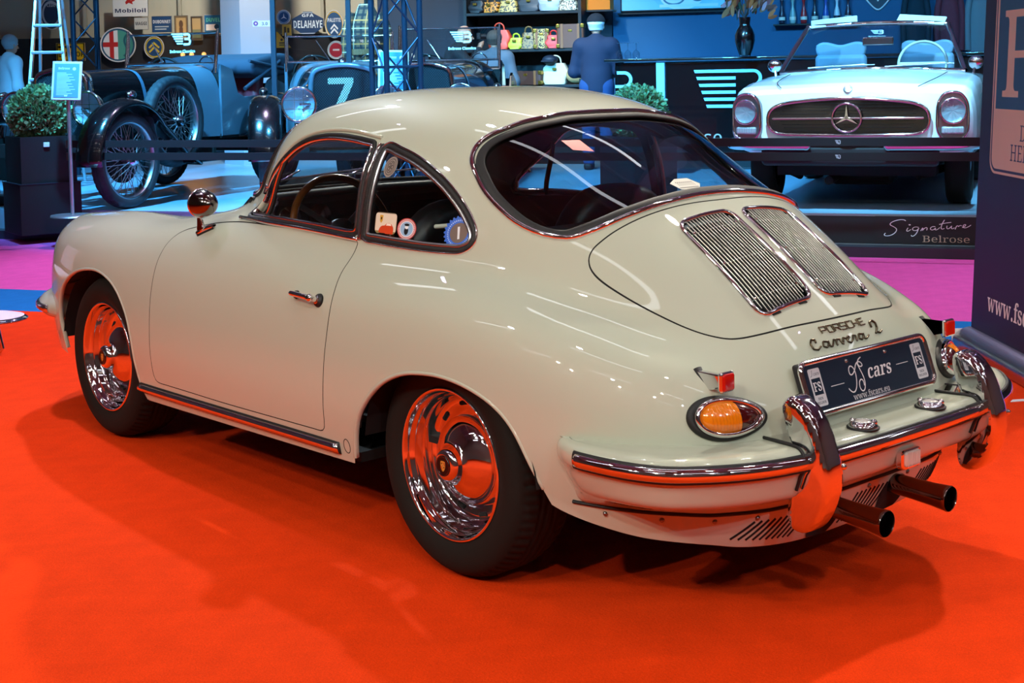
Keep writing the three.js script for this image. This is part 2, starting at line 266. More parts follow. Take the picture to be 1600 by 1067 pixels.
// surface nets on the half z >= 0
function nets(h = .02, f = F, b = [-2.1, 2.16, .08, 1.40, -2.5 * h, .90], pr = project) {
  const [x0, x1, y0, y1, z0, z1] = b;
  const nx = Math.ceil((x1 - x0) / h), ny = Math.ceil((y1 - y0) / h), nz = Math.ceil((z1 - z0) / h);
  const g = new Float32Array((nx + 1) * (ny + 1) * (nz + 1)); const id = (i, j, k) => (i * (ny + 1) + j) * (nz + 1) + k;
  for (let i = 0; i <= nx; i++) for (let j = 0; j <= ny; j++) for (let k = 0; k <= nz; k++) g[id(i, j, k)] = f(x0 + i * h, y0 + j * h, z0 + k * h);
  const vi = new Int32Array(nx * ny * nz).fill(-1), V = [], Q = []; const vid = (i, j, k) => (i * ny + j) * nz + k;
  for (let i = 0; i < nx; i++) for (let j = 0; j < ny; j++) for (let k = 0; k < nz; k++) {
    let c = 0, sx = 0, sy = 0, sz = 0; const cv = [];
    for (let q = 0; q < 8; q++) cv.push(g[id(i + (q & 1), j + (q >> 1 & 1), k + (q >> 2 & 1))]);
    for (const [a, b] of [[0, 1], [2, 3], [4, 5], [6, 7], [0, 2], [1, 3], [4, 6], [5, 7], [0, 4], [1, 5], [2, 6], [3, 7]]) if ((cv[a] < 0) !== (cv[b] < 0)) { const t = cv[a] / (cv[a] - cv[b]); c++; sx += (a & 1) + t * ((b & 1) - (a & 1)); sy += (a >> 1 & 1) + t * ((b >> 1 & 1) - (a >> 1 & 1)); sz += (a >> 2 & 1) + t * ((b >> 2 & 1) - (a >> 2 & 1)); }
    if (c) { vi[vid(i, j, k)] = V.length; V.push([x0 + (i + sx / c) * h, y0 + (j + sy / c) * h, z0 + (k + sz / c) * h]); }
  }
  for (let i = 1; i < nx; i++) for (let j = 1; j < ny; j++) for (let k = 1; k < nz; k++) {
    const a = g[id(i, j, k)] < 0;
    const q = (b, p) => { if (a !== b && p.every(v => v >= 0)) Q.push(a ? p : [p[3], p[2], p[1], p[0]]); };
    q(g[id(i + 1, j, k)] < 0, [vi[vid(i, j - 1, k - 1)], vi[vid(i, j, k - 1)], vi[vid(i, j, k)], vi[vid(i, j - 1, k)]]);
    q(g[id(i, j + 1, k)] < 0, [vi[vid(i - 1, j, k - 1)], vi[vid(i - 1, j, k)], vi[vid(i, j, k)], vi[vid(i, j, k - 1)]]);
    q(g[id(i, j, k + 1)] < 0, [vi[vid(i - 1, j - 1, k)], vi[vid(i, j - 1, k)], vi[vid(i, j, k)], vi[vid(i - 1, j, k)]]);
  }
  for (let i = 0; i < V.length; i++) V[i] = pr(V[i], 3);
  return { V, Q };
}

initBody();
const sideZ = (x, y) => { let a = .2, b = 1; for (let i = 0; i < 34; i++) { const m = (a + b) / 2; F(x, y, m) < 0 ? a = m : b = m; } return (a + b) / 2; };
const rearX = (y, z) => { let a = .5, b = 2.3; for (let i = 0; i < 34; i++) { const m = (a + b) / 2; F(m, y, z) < 0 ? a = m : b = m; } return (a + b) / 2; };
const frontX = (y, z) => { let a = .2, b = -2.2; for (let i = 0; i < 34; i++) { const m = (a + b) / 2; F(m, y, z) < 0 ? a = m : b = m; } return (a + b) / 2; };
const topY = (x, z) => { let a = .4, b = 1.5; for (let i = 0; i < 34; i++) { const m = (a + b) / 2; F(x, m, z) < 0 ? a = m : b = m; } return (a + b) / 2; };
const gradV = p => { const g = grad(p.x, p.y, p.z); return V3(g[0], g[1], g[2]); };
// outlines on the skin
const cv = (pts, n = 140) => smooth(pts, n, true);
const OUT = {
  archR: [[.62, .1], [.685, .245], [.70, .30], [.712, .345], [.738, .406], [.785, .464], [.842, .512], [.9, .543], [.957, .562], [1.03, .573], [1.1, .576], [1.17, .57], [1.235, .556], [1.295, .534], [1.345, .503], [1.385, .46], [1.426, .388], [1.466, .307], [1.50, .235], [1.58, .1]],
  archF: [[-1.40, .1], [-1.432, .25], [-1.452, .35], [-1.470, .42], [-1.462, .484], [-1.424, .541], [-1.345, .592], [-1.24, .630], [-1.13, .65], [-1.017, .656], [-.92, .642], [-.85, .619], [-.785, .58], [-.725, .515], [-.69, .43], [-.68, .35], [-.662, .27], [-.63, .225], [-.56, .1]],
  door: [[-.20, .886], [-.33, .872], [-.423, .854], [-.472, .842], [-.502, .825], [-.519, .795], [-.524, .755], [-.528, .69], [-.535, .60], [-.539, .486], [-.541, .38], [-.540, .335], [-.532, .312], [-.510, .305], [-.45, .305], [-.31, .307], [-.047, .310], [.349, .320], [.50, .324], [.535, .325], [.550, .331], [.557, .345], [.563, .40], [.575, .55], [.583, .627], [.585, .692], [.580, .744], [.572, .774], [.565, .804], [.564, .83], [.564, .86], [.564, .884], [.50, .888], [.35, .891], [.15, .894], [0, .893]],
  doorWin: [[-.155, .912], [-.145, .935], [-.095, .985], [-.03, 1.04], [.03, 1.085], [.08, 1.122], [.13, 1.153], [.19, 1.175], [.26, 1.186], [.33, 1.189], [.42, 1.185], [.50, 1.177], [.540, 1.170], [.549, 1.155], [.552, 1.05], [.553, .93], [.548, .906], [.53, .900], [.35, .905], [.15, .910], [0, .910], [-.13, .907]],
  quarter: [[.598, 1.155], [.61, 1.163], [.669, 1.150], [.73, 1.133], [.79, 1.110], [.85, 1.081], [.905, 1.048], [.965, 1.003], [1.005, .965], [1.028, .932], [1.027, .906], [1.0, .888], [.945, .884], [.86, .884], [.75, .887], [.65, .891], [.606, .893], [.592, .90], [.590, .93], [.593, 1.05]],
  rear: [[0, 1.243], [.06, 1.2425], [.15, 1.241], [.238, 1.232], [.31, 1.222], [.37, 1.207], [.43, 1.186], [.475, 1.158], [.507, 1.121], [.525, 1.075], [.533, 1.04], [.534, 1.0], [.529, .966], [.515, .944], [.49, .936], [.45, .95], [.40, .969], [.345, .987], [.235, 1.011], [.105, 1.026], [0, 1.029]],
  lid: [[1.415, 0], [1.413, .09], [1.403, .244], [1.389, .351], [1.374, .43], [1.367, .47], [1.372, .487], [1.388, .496], [1.42, .497], [1.505, .479], [1.587, .452], [1.663, .418], [1.707, .388], [1.742, .349], [1.772, .27], [1.795, .13], [1.801, 0]],
  wind: [[0, 1.262], [.12, 1.260], [.25, 1.250], [.36, 1.228], [.43, 1.195], [.462, 1.15], [.480, 1.10], [.492, 1.05], [.497, 1.0], [.492, .972], [.46, .960], [.35, .958], [.2, .960], [0, .962]],
};
const mir = p => [...p.slice(0, -1), ...p.slice(1).reverse().map(q => q === p[p.length - 1] ? q : [-q[0], q[1]])];
const mirrorHalf = p => { const o = p.slice(); for (let i = p.length - 2; i > 0; i--) o.push([-p[i][0], p[i][1]]); return o; };
const POLY = { archR: cv(OUT.archR), archF: cv(OUT.archF), door: cv(OUT.door, 240), doorWin: cv(OUT.doorWin, 160), quarter: cv(OUT.quarter, 160), rear: cv(mirrorHalf(OUT.rear), 220), wind: cv(mirrorHalf(OUT.wind), 200) };
POLY.lid = cv(mirrorHalf(OUT.lid.map(([x, z]) => [z, x])), 260);          // (z, x)
const grilleRect = s => rrect(.216, .288, .03, 6).map(([a, b]) => [s * .130 + a, 1.603 + b]);      // (z, x)
function polySdf(P, x, y) { // signed distance, negative inside
  let d = 1e9, s = 1; const n = P.length;
  for (let i = 0, j = n - 1; i < n; j = i++) {
    const ex = P[j][0] - P[i][0], ey = P[j][1] - P[i][1], wx = x - P[i][0], wy = y - P[i][1], t = Math.max(0, Math.min(1, (wx * ex + wy * ey) / (ex * ex + ey * ey + 1e-12))), bx = wx - ex * t, by = wy - ey * t;
    d = Math.min(d, bx * bx + by * by);
    const c1 = y >= P[i][1], c2 = y < P[j][1], c3 = ex * wy > ey * wx; if ((c1 && c2 && c3) || (!c1 && !c2 && !c3)) s = -s;
  }
  return s * Math.sqrt(d);
}
const region = (P, ax, mask) => { let a0 = 1e9, a1 = -1e9, b0 = 1e9, b1 = -1e9; for (const [a, b] of P) { a0 = Math.min(a0, a); a1 = Math.max(a1, a); b0 = Math.min(b0, b); b1 = Math.max(b1, b); } const e = .05; return v => { if (!mask(v)) return 1; const [a, b] = ax(v); return a < a0 - e || a > a1 + e || b < b0 - e || b > b1 + e ? 1 : polySdf(P, a, b); }; };
const aXY = v => [v[0], v[1]], aZY = v => [v[2], v[1]], aZX = v => [v[2], v[0]];
const R_ = {
  archR: region(POLY.archR, aXY, v => v[2] > .3), archF: region(POLY.archF, aXY, v => v[2] > .3), door: region(POLY.door, aXY, v => v[2] > .4), doorWin: region(POLY.doorWin, aXY, v => v[2] > .4), quarter: region(POLY.quarter, aXY, v => v[2] > .45),
  rear: region(POLY.rear, aZY, v => v[0] > .82 && v[1] > .85), wind: region(POLY.wind, aZY, v => v[0] < .2 && v[1] > .9), lid: region(POLY.lid, aZX, v => v[0] > 1.3 && v[1] > .6), grille: region(grilleRect(1), aZX, v => v[0] > 1.3 && v[1] > .6),
};
const zb = pchip([0, .1, .18, .336, .439, .476, .549, .616, .678, .713, .74], [.172, .173, .176, .192, .206, .214, .227, .239, .262, .285, .32]), zs = pchip([0, .3, .5, .58, .63, .69, .74], [.298, .298, .300, .307, .310, .315, .32]);
const bottomF = v => v[0] > 1.25 ? v[1] - zb(Math.min(.74, Math.abs(v[2]))) : v[0] < -1.3 ? v[1] - .27 : v[1] - (.2195 + .0268 * (v[0] + .63));
const seamF = v => v[0] > 1.25 ? v[1] - zs(Math.min(.74, Math.abs(v[2]))) : 1;
const skin = nets(.0125);
const SV = skin.V, SN = [];
let tris = []; for (const q of skin.Q) { const d = (a, b) => (SV[a][0] - SV[b][0]) ** 2 + (SV[a][1] - SV[b][1]) ** 2 + (SV[a][2] - SV[b][2]) ** 2; d(q[0], q[2]) <= d(q[1], q[3]) ? tris.push([q[0], q[1], q[2]], [q[0], q[2], q[3]]) : tris.push([q[0], q[1], q[3]], [q[1], q[2], q[3]]); }
function split(T, f, off = 0) { // [below, above]
  const s = new Float32Array(SV.length).fill(NaN), S = i => Number.isNaN(s[i]) ? (s[i] = f(SV[i]) - off) : s[i], E = new Map(), lo = [], hi = [];
  const cut = (a, b) => { const k = a < b ? a * 4e6 + b : b * 4e6 + a; let e = E.get(k); if (e === undefined) { const t = S(a) / (S(a) - S(b)); let p = [0, 1, 2].map(i => SV[a][i] + (SV[b][i] - SV[a][i]) * t); p = project(p, 1); e = SV.push(p) - 1; E.set(k, e); } return e; };
  for (const t of T) {
    const v = t.map(S), n = (v[0] < 0) + (v[1] < 0) + (v[2] < 0);
    if (n === 0) hi.push(t); else if (n === 3) lo.push(t);
    else { const k = n === 1 ? v.findIndex(x => x < 0) : v.findIndex(x => x >= 0), a = t[k], b = t[(k + 1) % 3], c = t[(k + 2) % 3], p = cut(a, b), q = cut(a, c); const one = [[a, p, q]], two = [[p, b, c], [p, c, q]]; (n === 1 ? lo : hi).push(...one); (n === 1 ? hi : lo).push(...two); }
  }
  return [lo, hi];
}
function skinGeo(T, o = {}) { // o.mirror: both sides, o.side: -1 the right side only, o.off: moved along the normal
  const map = new Map(), pos = [], nor = [], idx = [];
  const get = i => { let k = map.get(i); if (k === undefined) { k = map.size; map.set(i, k); const n = SN[i] ??= grad(...SV[i]), d = o.off ?? 0; pos.push(SV[i][0] + n[0] * d, SV[i][1] + n[1] * d, SV[i][2] + n[2] * d); nor.push(n[0], n[1], n[2]); } return k; };
  for (const t of T) idx.push(get(t[0]), get(t[1]), get(t[2]));
  const n = map.size; let P = pos, N = nor, I = idx;
  const flip = (a) => a.map((v, i) => i % 3 === 2 ? -v : v);
  if (o.mirror) { P = pos.concat(flip(pos)); N = nor.concat(flip(nor)); I = idx.slice(); for (let i = 0; i < idx.length; i += 3) I.push(idx[i] + n, idx[i + 2] + n, idx[i + 1] + n); }
  else if (o.side === -1) { P = flip(pos); N = flip(nor); I = []; for (let i = 0; i < idx.length; i += 3) I.push(idx[i], idx[i + 2], idx[i + 1]); }
  if (o.inward) { N = N.map(v => -v); const J = []; for (let i = 0; i < I.length; i += 3) J.push(I[i], I[i + 2], I[i + 1]); I = J; }
  const g = new THREE.BufferGeometry(); g.setAttribute('position', new THREE.Float32BufferAttribute(P, 3)); g.setAttribute('normal', new THREE.Float32BufferAttribute(N, 3)); g.setIndex(I); return g;
}
tris = split(tris, v => v[2])[1];
tris = split(tris, bottomF)[1];
let valance; [valance, tris] = split(tris, seamF);
tris = split(tris, R_.archR)[1]; tris = split(tris, R_.archF)[1]; valance = split(valance, R_.archR)[1];
let gDoor, gQuarter, gWind, gRear, lidT, doorT;
[gDoor, tris] = split(tris, R_.doorWin); [gQuarter, tris] = split(tris, R_.quarter); [gWind, tris] = split(tris, R_.wind); [gRear, tris] = split(tris, R_.rear);
const linerT = tris;
doorT = split(tris, R_.door, -.0016)[0]; tris = split(tris, R_.door, .0016)[1];
lidT = split(tris, R_.lid, -.0018)[0]; tris = split(tris, R_.lid, .0018)[1]; lidT = split(lidT, R_.grille)[1];
const slotPolys = []; // louvre slots and pipe notches in the rear valance, as outlines in (z, y)
for (let i = 0; i < 8; i++) slotPolys.push([.470 - i * .026, 0]);
const car = thing('coupe_car', 'cream rounded vintage coupe with chrome wheels, seen from its rear left on the red carpet', 'car');
const shell = mesh('body_shell', skinGeo(tris, { mirror: true }), M.ivory, car);
const doorL = mesh('door', skinGeo(doorT), M.ivory, car), doorR = mesh('door', skinGeo(doorT, { side: -1 }), M.ivory, car);
const lid = mesh('engine_lid', skinGeo(lidT, { mirror: true }), M.ivory, car);
mesh('rear_valance', skinGeo(valance, { mirror: true }), M.ivory, car);
mesh('cabin_lining', skinGeo(split(split(linerT.filter(t => t.every(i => SV[i][1] > .34 && SV[i][0] > -.80 && SV[i][0] < 1.46)), v => v[1] - .36)[1], v => v[0] + .75)[1], { mirror: true, off: -.022, inward: true }), M.liner, car);
const onSide = ([x, y], s = 1, off = 0) => { const p = V3(x, y, sideZ(x, y)), n = gradV(p); p.addScaledVector(n, off); if (s < 0) { p.z *= -1; n.z *= -1; } return [p, n]; };
const onRear = ([z, y], s = 1, off = 0) => { const p = V3(rearX(y, Math.abs(z)), y, z), n = gradV(V3(p.x, y, Math.abs(z))); if (z < 0) n.z *= -1; return [p.addScaledVector(n, off), n]; };
const onFront = ([z, y], s = 1, off = 0) => { const p = V3(frontX(y, Math.abs(z)), y, z), n = gradV(V3(p.x, y, Math.abs(z))); if (z < 0) n.z *= -1; return [p.addScaledVector(n, off), n]; };
const onTop = ([z, x], s = 1, off = 0) => { const p = V3(x, topY(x, Math.abs(z)), z), n = gradV(V3(x, p.y, Math.abs(z))); if (z < 0) n.z *= -1; return [p.addScaledVector(n, off), n]; };
const strip = (P2, on, prof, closed = true, s = 1, off = 0) => { const pn = P2.map(p => on(p, s, off)); return sweep(pn.map(p => p[0]), pn.map(p => p[1]), prof, closed); };
const grow = (P, d) => P.map((p, i) => { const n = P.length, a = P[(i + n - 1) % n], b = P[(i + 1) % n], tx = b[0] - a[0], ty = b[1] - a[1], l = Math.hypot(tx, ty) || 1; let A = 0; return [p[0] + ty / l * d, p[1] - tx / l * d]; });
const area = P => P.reduce((s, p, i) => { const q = P[(i + 1) % P.length]; return s + p[0] * q[1] - q[0] * p[1]; }, 0);
const offs = (P, d) => grow(P, area(P) > 0 ? d : -d);        // outline moved outward by d
for (const k in POLY) POLY[k].length > 30 || 0;
// shut lines: dark rubber lying in the gaps
for (const s of [1, -1]) mesh('door_seal', strip(POLY.door, onSide, ellp(.006, .004, 8), true, s, -.0052), M.gap, car);
mesh('lid_seal', strip(POLY.lid, onTop, ellp(.006, .004, 8), true, 1, -.0052), M.gap, car);
// rolled arch edges and sill edge
for (const s of [1, -1]) for (const k of ['archR', 'archF']) { const P = POLY[k].filter(([x, y]) => x > 1.2 ? y > .322 : x < -1.2 ? y > .28 : y > .222 + .0268 * (x + .63)); const i = P.findIndex((p, q) => q > 0 && Math.hypot(p[0] - P[q - 1][0], p[1] - P[q - 1][1]) > .1), Q = i > 0 ? [...P.slice(i), ...P.slice(0, i)] : P; mesh('arch_lip', strip(Q, onSide, ellp(.007, .009, 10, -.006), false, s, 0), M.ivory, car); }
// glass
const paneOff = -.006;
const G = (T, o) => skinGeo(T, { off: paneOff, ...o });
mesh('windscreen', G(gWind, { mirror: true }), M.glass, car);
const rearGlass = mesh('rear_window', G(gRear, { mirror: true }), M.tint, car);
for (const s of [1, -1]) { mesh('door_window', G(gDoor, s > 0 ? {} : { side: -1 }), M.glass, car); mesh('quarter_window', G(gQuarter, s > 0 ? {} : { side: -1 }), M.glass, car); }
// window surrounds
mesh('rear_window_rubber', strip(offs(POLY.rear, -.004), onRear, ellp(.014, .007, 14), true), M.rubber, car);
mesh('rear_window_trim', strip(offs(POLY.rear, .006), onRear, ellp(.0085, .012, 12), true), M.chrome, car);
mesh('windscreen_rubber', strip(POLY.wind, onFront, ellp(.014, .008, 10), true), M.rubber, car);
mesh('windscreen_trim', strip(POLY.wind, onFront, ellp(.006, .011, 10), true), M.chrome, car);
for (const s of [1, -1]) {
  mesh('quarter_rubber', strip(POLY.quarter, onSide, ellp(.0085, .007, 12), true, s), M.rubber, car);
  mesh('quarter_frame', strip(offs(POLY.quarter, -.0115), onSide, ellp(.0065, .007, 12), true, s, -.001), M.alu, car);
  mesh('quarter_trim', strip(offs(POLY.quarter, .010), onSide, ellp(.004, .007, 8), true, s), M.chrome, car);
  mesh('door_window_rubber', strip(offs(POLY.doorWin, .002), onSide, ellp(.0075, .007, 12), true, s), M.rubber, car);
  mesh('door_window_frame', strip(offs(POLY.doorWin, -.009), onSide, ellp(.006, .008, 12), true, s, -.001), M.chrome, car);
  const pil = [[.572, .888], [.572, .96], [.573, 1.04], [.574, 1.10], [.575, 1.168]];
  mesh('centre_post', strip(smooth(pil, 20), onSide, ellp(.0065, .011, 10), false, s, .001), M.chrome, car);
  mesh('post_seal', strip(smooth(pil.map(([x, y]) => [x + .012, y]), 20), onSide, ellp(.008, .007, 10), false, s), M.rubber, car);
  const vent = [[-.020, .905], [.0, .95], [.028, 1.02], [.055, 1.085], [.066, 1.112]];
  mesh('vent_post', strip(smooth(vent, 16), onSide, ellp(.0055, .009, 8), false, s, -.003), M.chrome, car);
  mesh('vent_seal', strip(smooth(vent.map(([x, y]) => [x + .009, y]), 16), onSide, ellp(.006, .006, 8), false, s, -.004), M.rubber, car);
  mesh('belt_trim', strip(smooth([[-.19, .897], [-.05, .899], [.15, .899], [.35, .894], [.565, .886]], 40), onSide, ellp(.0075, .012, 10), false, s), M.chrome, car);
  mesh('gutter', strip(smooth([[-.13, .93], [-.085, 1.0], [-.01, 1.065], [.06, 1.125], [.12, 1.168], [.20, 1.194], [.30, 1.205], [.42, 1.203], [.56, 1.187]], 60), onSide, ellp(.007, .010, 10), false, s, -.001), M.ivory, car);
  mesh('vent_latch', [sph(.012, 0, 0, 0).applyMatrix4(new THREE.Matrix4().setPosition(onSide([-.075, 1.008], s, .004)[0])), rod(onSide([-.075, 1.008], s, .008)[0], onSide([-.062, .985], s, .012)[0], .006)], M.chrome, car);
}
// sill strips
for (const s of [1, -1]) { mesh('sill_trim_rubber', strip(smooth([[-.668, .263], [-.3, .270], [.1, .278], [.40, .284], [.625, .288]], 60), onSide, ellp(.019, .009, 14), false, s), M.rubber, car); mesh('sill_trim', strip(smooth([[-.664, .263], [-.3, .270], [.1, .278], [.40, .284], [.621, .288]], 60), onSide, ellp(.015, .018, 14), false, s), M.chrome, car); const c = onSide([.668, .300], s, -.0005); const pts = circ(.021, 28).map(([a, b]) => [.662 + a * .75, .302 + b]); mesh('jack_cover', strip(pts, onSide, ellp(.0012, .0012, 6), true, s), M.gap, car); }
// valance seam and screws
const zRange = (a, b, n) => Array.from({ length: n + 1 }, (_, i) => a + (b - a) * i / n);
const onSeam = z => { const y = zs(Math.min(.74, Math.abs(z))); return onRear([z, y]); };
{ const pn = zRange(-.710, .710, 96).map(z => onSeam(z)); mesh('valance_seal', sweep(pn.map(p => p[0]), pn.map(p => p[1]), ellp(.0048, .006, 8)), M.rubber, car); }
for (const z of [.675, .60, .50, .40, .16, -.02, -.2, -.42]) { const [p, n] = onRear([z, zs(Math.abs(z)) - .018]); mesh('screw', sph(.0065, p.x, p.y, p.z, 10, 8), M.screw, car); }
// engine grilles: frame, slats and cross wires on a dark tray
for (const s of [1, -1]) {
  const g = new THREE.Group(); g.name = 'engine_grille'; car.add(g);
  const P = smooth(grilleRect(s), 90, true);
  mesh('grille_frame', strip(P, onTop, ellp(.0065, .008, 10), true, 1, .001), M.chrome, g);
  { const pos = [], idx = [], nx = 12, nz = 10; for (let i = 0; i <= nx; i++) for (let j = 0; j <= nz; j++) { const x = 1.463 + .28 * i / nx, z = s * (.026 + .208 * j / nz), p = onTop([z, x], 1, -.03)[0]; pos.push(p.x, p.y, p.z); } for (let i = 0; i < nx; i++) for (let j = 0; j < nz; j++) { const a = i * (nz + 1) + j, b = a + 1, c = a + nz + 1, d = c + 1; s > 0 ? idx.push(a, b, c, b, d, c) : idx.push(a, c, b, b, c, d); } const q = new THREE.BufferGeometry(); q.setAttribute('position', new THREE.Float32BufferAttribute(pos, 3)); q.setIndex(idx); q.computeVertexNormals(); const m = M.hole; m.side = THREE.DoubleSide; mesh('grille_tray', q, m, g); }
  for (let k = 0; k < 17; k++) { const z = s * (.130 + (k - 8) * .0124), e = Math.abs(k - 8) > 6 ? .012 * (Math.abs(k - 8) - 6) : 0; mesh('slat', strip(zRange(1.464 + e, 1.742 - e, 12).map(x => [z, x]), onTop, [[-.0015, .002], [.0015, .002], [.0012, -.0015], [-.0012, -.0015]], false, 1, .0005), M.slat, g); }
  for (const x of [1.50, 1.603, 1.706]) { mesh('cross_wire', strip(zRange(s * .026, s * .234, 12).map(z => [z, x]), onTop, ellp(.0015, .0015, 6), false, 1, -.004), M.alu, g); for (const z of [s * .045, s * .215]) { const p = onTop([z, x], 1, .004)[0]; mesh('rivet', sph(.0035, p.x, p.y, p.z, 8, 6), M.chrome, g); } }
  for (const z of [s * .075, s * .185]) { const [p, n] = onTop([z, 1.751], 1, .001); const c = box(.012, .004, .03); c.applyMatrix4(new THREE.Matrix4().compose(p, new THREE.Quaternion().setFromUnitVectors(V3(0, 1, 0), n), V3(1, 1, 1))); mesh('clip', c, M.dark, g); }
}

// ------------------------------------------------------------------ coupe: bumpers
const bumpPts = smooth([[0, 2.036], [.12, 2.0355], [.2, 2.034], [.31, 2.029], [.43, 2.015], [.526, 1.99], [.616, 1.948], [.67, 1.91], [.716, 1.868], [.748, 1.815], [.768, 1.75], [.778, 1.68], [.780, 1.615], [.770, 1.560], [.745, 1.515], [.70, 1.49]], 120);
const bumpNorm = (P, i) => { const a = P[Math.max(0, i - 1)], b = P[Math.min(P.length - 1, i + 1)], tx = b[1] - a[1], tz = b[0] - a[0], l = Math.hypot(tx, tz); return i === 0 ? [1, 0] : [tz / l, -tx / l]; }; // (nx, nz)
function bumpDepth(p, n, y) { let a = -.1, b = .32; const at = d => F(p[1] - n[0] * d, y, Math.abs(p[0] - n[1] * d)); if (at(0) < 0) return .004; for (let d = a; d < .32; d += .01) if (at(d) < 0) { b = d; a = d - .01; break; } for (let k = 0; k < 20; k++) { const m = (a + b) / 2; at(m) < 0 ? b = m : a = m; } return b; }
function bumpRing(i, grow_ = 0, from = 0) {
  const p = bumpPts[i], n = bumpNorm(bumpPts, i), D = bumpDepth(p, n, .479), D2 = bumpDepth(p, n, .325), g = grow_;
  const sec = smooth([[-D - .012, .4795 + g], [-D * .55, .4815 + g], [-.035, .4825 + g], [-.014, .480 + g], [-.003 + g * .7, .470 + g * .7], [0 + g, .452], [-.004 + g, .433], [-.014 + g, .418], [-.024 + g, .392], [-.040 + g, .362], [-Math.max(.05, D2 * .75) + g, .332], [-D2 - .012 + g, .312]], 40);
  return sec.map(([o, y]) => [p[1] + n[0] * o, y, p[0] + n[1] * o]);
}
{
  const rings = []; for (let i = bumpPts.length - 1; i > 0; i--) rings.push(bumpRing(i)); const half = rings.map(r => r.map(([x, y, z]) => [x, y, -z])); for (let i = 0; i < bumpPts.length; i++) half.push(bumpRing(i));
  const g = loft(half); M.ivory.side = THREE.DoubleSide; mesh('rear_bumper', g, M.ivory, car);
  const path = [], nor = []; for (let i = 104; i > 0; i--) { const p = bumpPts[i], n = bumpNorm(bumpPts, i); path.push(V3(p[1], .4515, -p[0])); nor.push(V3(n[0], 0, -n[1])); } for (let i = 0; i <= 104; i++) { const p = bumpPts[i], n = bumpNorm(bumpPts, i); path.push(V3(p[1], .4515, p[0])); nor.push(V3(n[0], 0, n[1])); }
  mesh('bumper_rubber', sweep(path, nor, ellp(.0225, .008, 14)), M.rubber, car);
  mesh('bumper_trim', sweep(path.slice(1, -1), nor.slice(1, -1), ellp(.0175, .0165, 16)), M.chrome, car);
}
for (const s of [1, -1]) {
  const prof = smooth([[1.935, .572], [1.945, .592], [1.968, .597], [1.998, .583], [2.025, .555], [2.045, .52], [2.058, .485], [2.070, .45], [2.073, .41], [2.066, .365], [2.048, .322], [2.022, .288], [1.99, .272], [1.962, .278], [1.950, .31], [1.955, .37], [1.965, .42], [1.965, .47], [1.945, .52]], 70, true);
  const o = new THREE.Group(); o.name = 'overrider'; car.add(o);
  const g = poly(prof, .074, .020, [], 6).translate(0, 0, -.037); mesh('guard', toCreasedNormals(g, .55), M.chrome, o); o.position.set(0, 0, s * .372);
  const k = bumpPts.findIndex(p => p[0] > .372), band = []; for (let i = k - 4; i <= k + 4; i++) band.push(bumpRing(i, .006).slice(0, 30).map(([x, y, z]) => [x, y, z * s]));
  const gb = loft(s > 0 ? band : band.reverse()); const mb = mesh('saddle', gb, M.chromeD ?? (M.chromeD = Object.assign(M.chrome.clone(), { name: 'chrome_plate', side: THREE.DoubleSide })), car);
  for (const e of [-5, 5]) { const r = bumpRing(k + e, .004).slice(0, 26).map(([x, y, z]) => V3(x, y, z * s)); mesh('saddle_seal', new THREE.TubeGeometry(new THREE.CatmullRomCurve3(r), 40, .0042, 8), M.rubber, car); }
  mesh('guard_bolt', sph(.008, 2.068, .437, s * .372 - .034, 10, 8), M.chrome, car);
}
function toSmooth(g, ang) { const h = g.index ? g.toNonIndexed() : g; h.deleteAttribute('uv'); h.deleteAttribute('normal'); const m = mergeVertices(h, 1e-4); m.computeVertexNormals(); return m; }
// front bumper: only its left end shows past the fender
{
  const pts = smooth([[0, -2.085], [.2, -2.07], [.4, -2.02], [.55, -1.935], [.62, -1.855], [.675, -1.765], [.705, -1.67], [.708, -1.60], [.695, -1.55], [.665, -1.52]], 70), P = [], N = [];
  for (let i = pts.length - 1; i > 0; i--) { P.push([-pts[i][0], pts[i][1], i]); } for (let i = 0; i < pts.length; i++) P.push([pts[i][0], pts[i][1], i]);
  const C = P.map(([z, x]) => V3(x, .435, z)), Nn = C.map((p, i) => { const a = C[Math.max(0, i - 1)], b = C[Math.min(C.length - 1, i + 1)], t = b.clone().sub(a).normalize(); const n = V3(t.z, 0, -t.x); return n.x > 0 && Math.abs(p.z) < .6 ? n.negate() : (Math.abs(p.z) >= .6 && n.z * p.z < 0 ? n.negate() : n); });
  mesh('front_bumper', sweep(C, Nn, smooth([[-.05, -.07], [-.045, -.01], [-.02, .018], [0, .022], [.02, .018], [.042, -.01], [.05, -.07]], 18)), M.ivory, car);
  mesh('front_bumper_trim', sweep(C.slice(6, -6), Nn.slice(6, -6), ellp(.016, .014, 12, .022)), M.chrome, car);
}
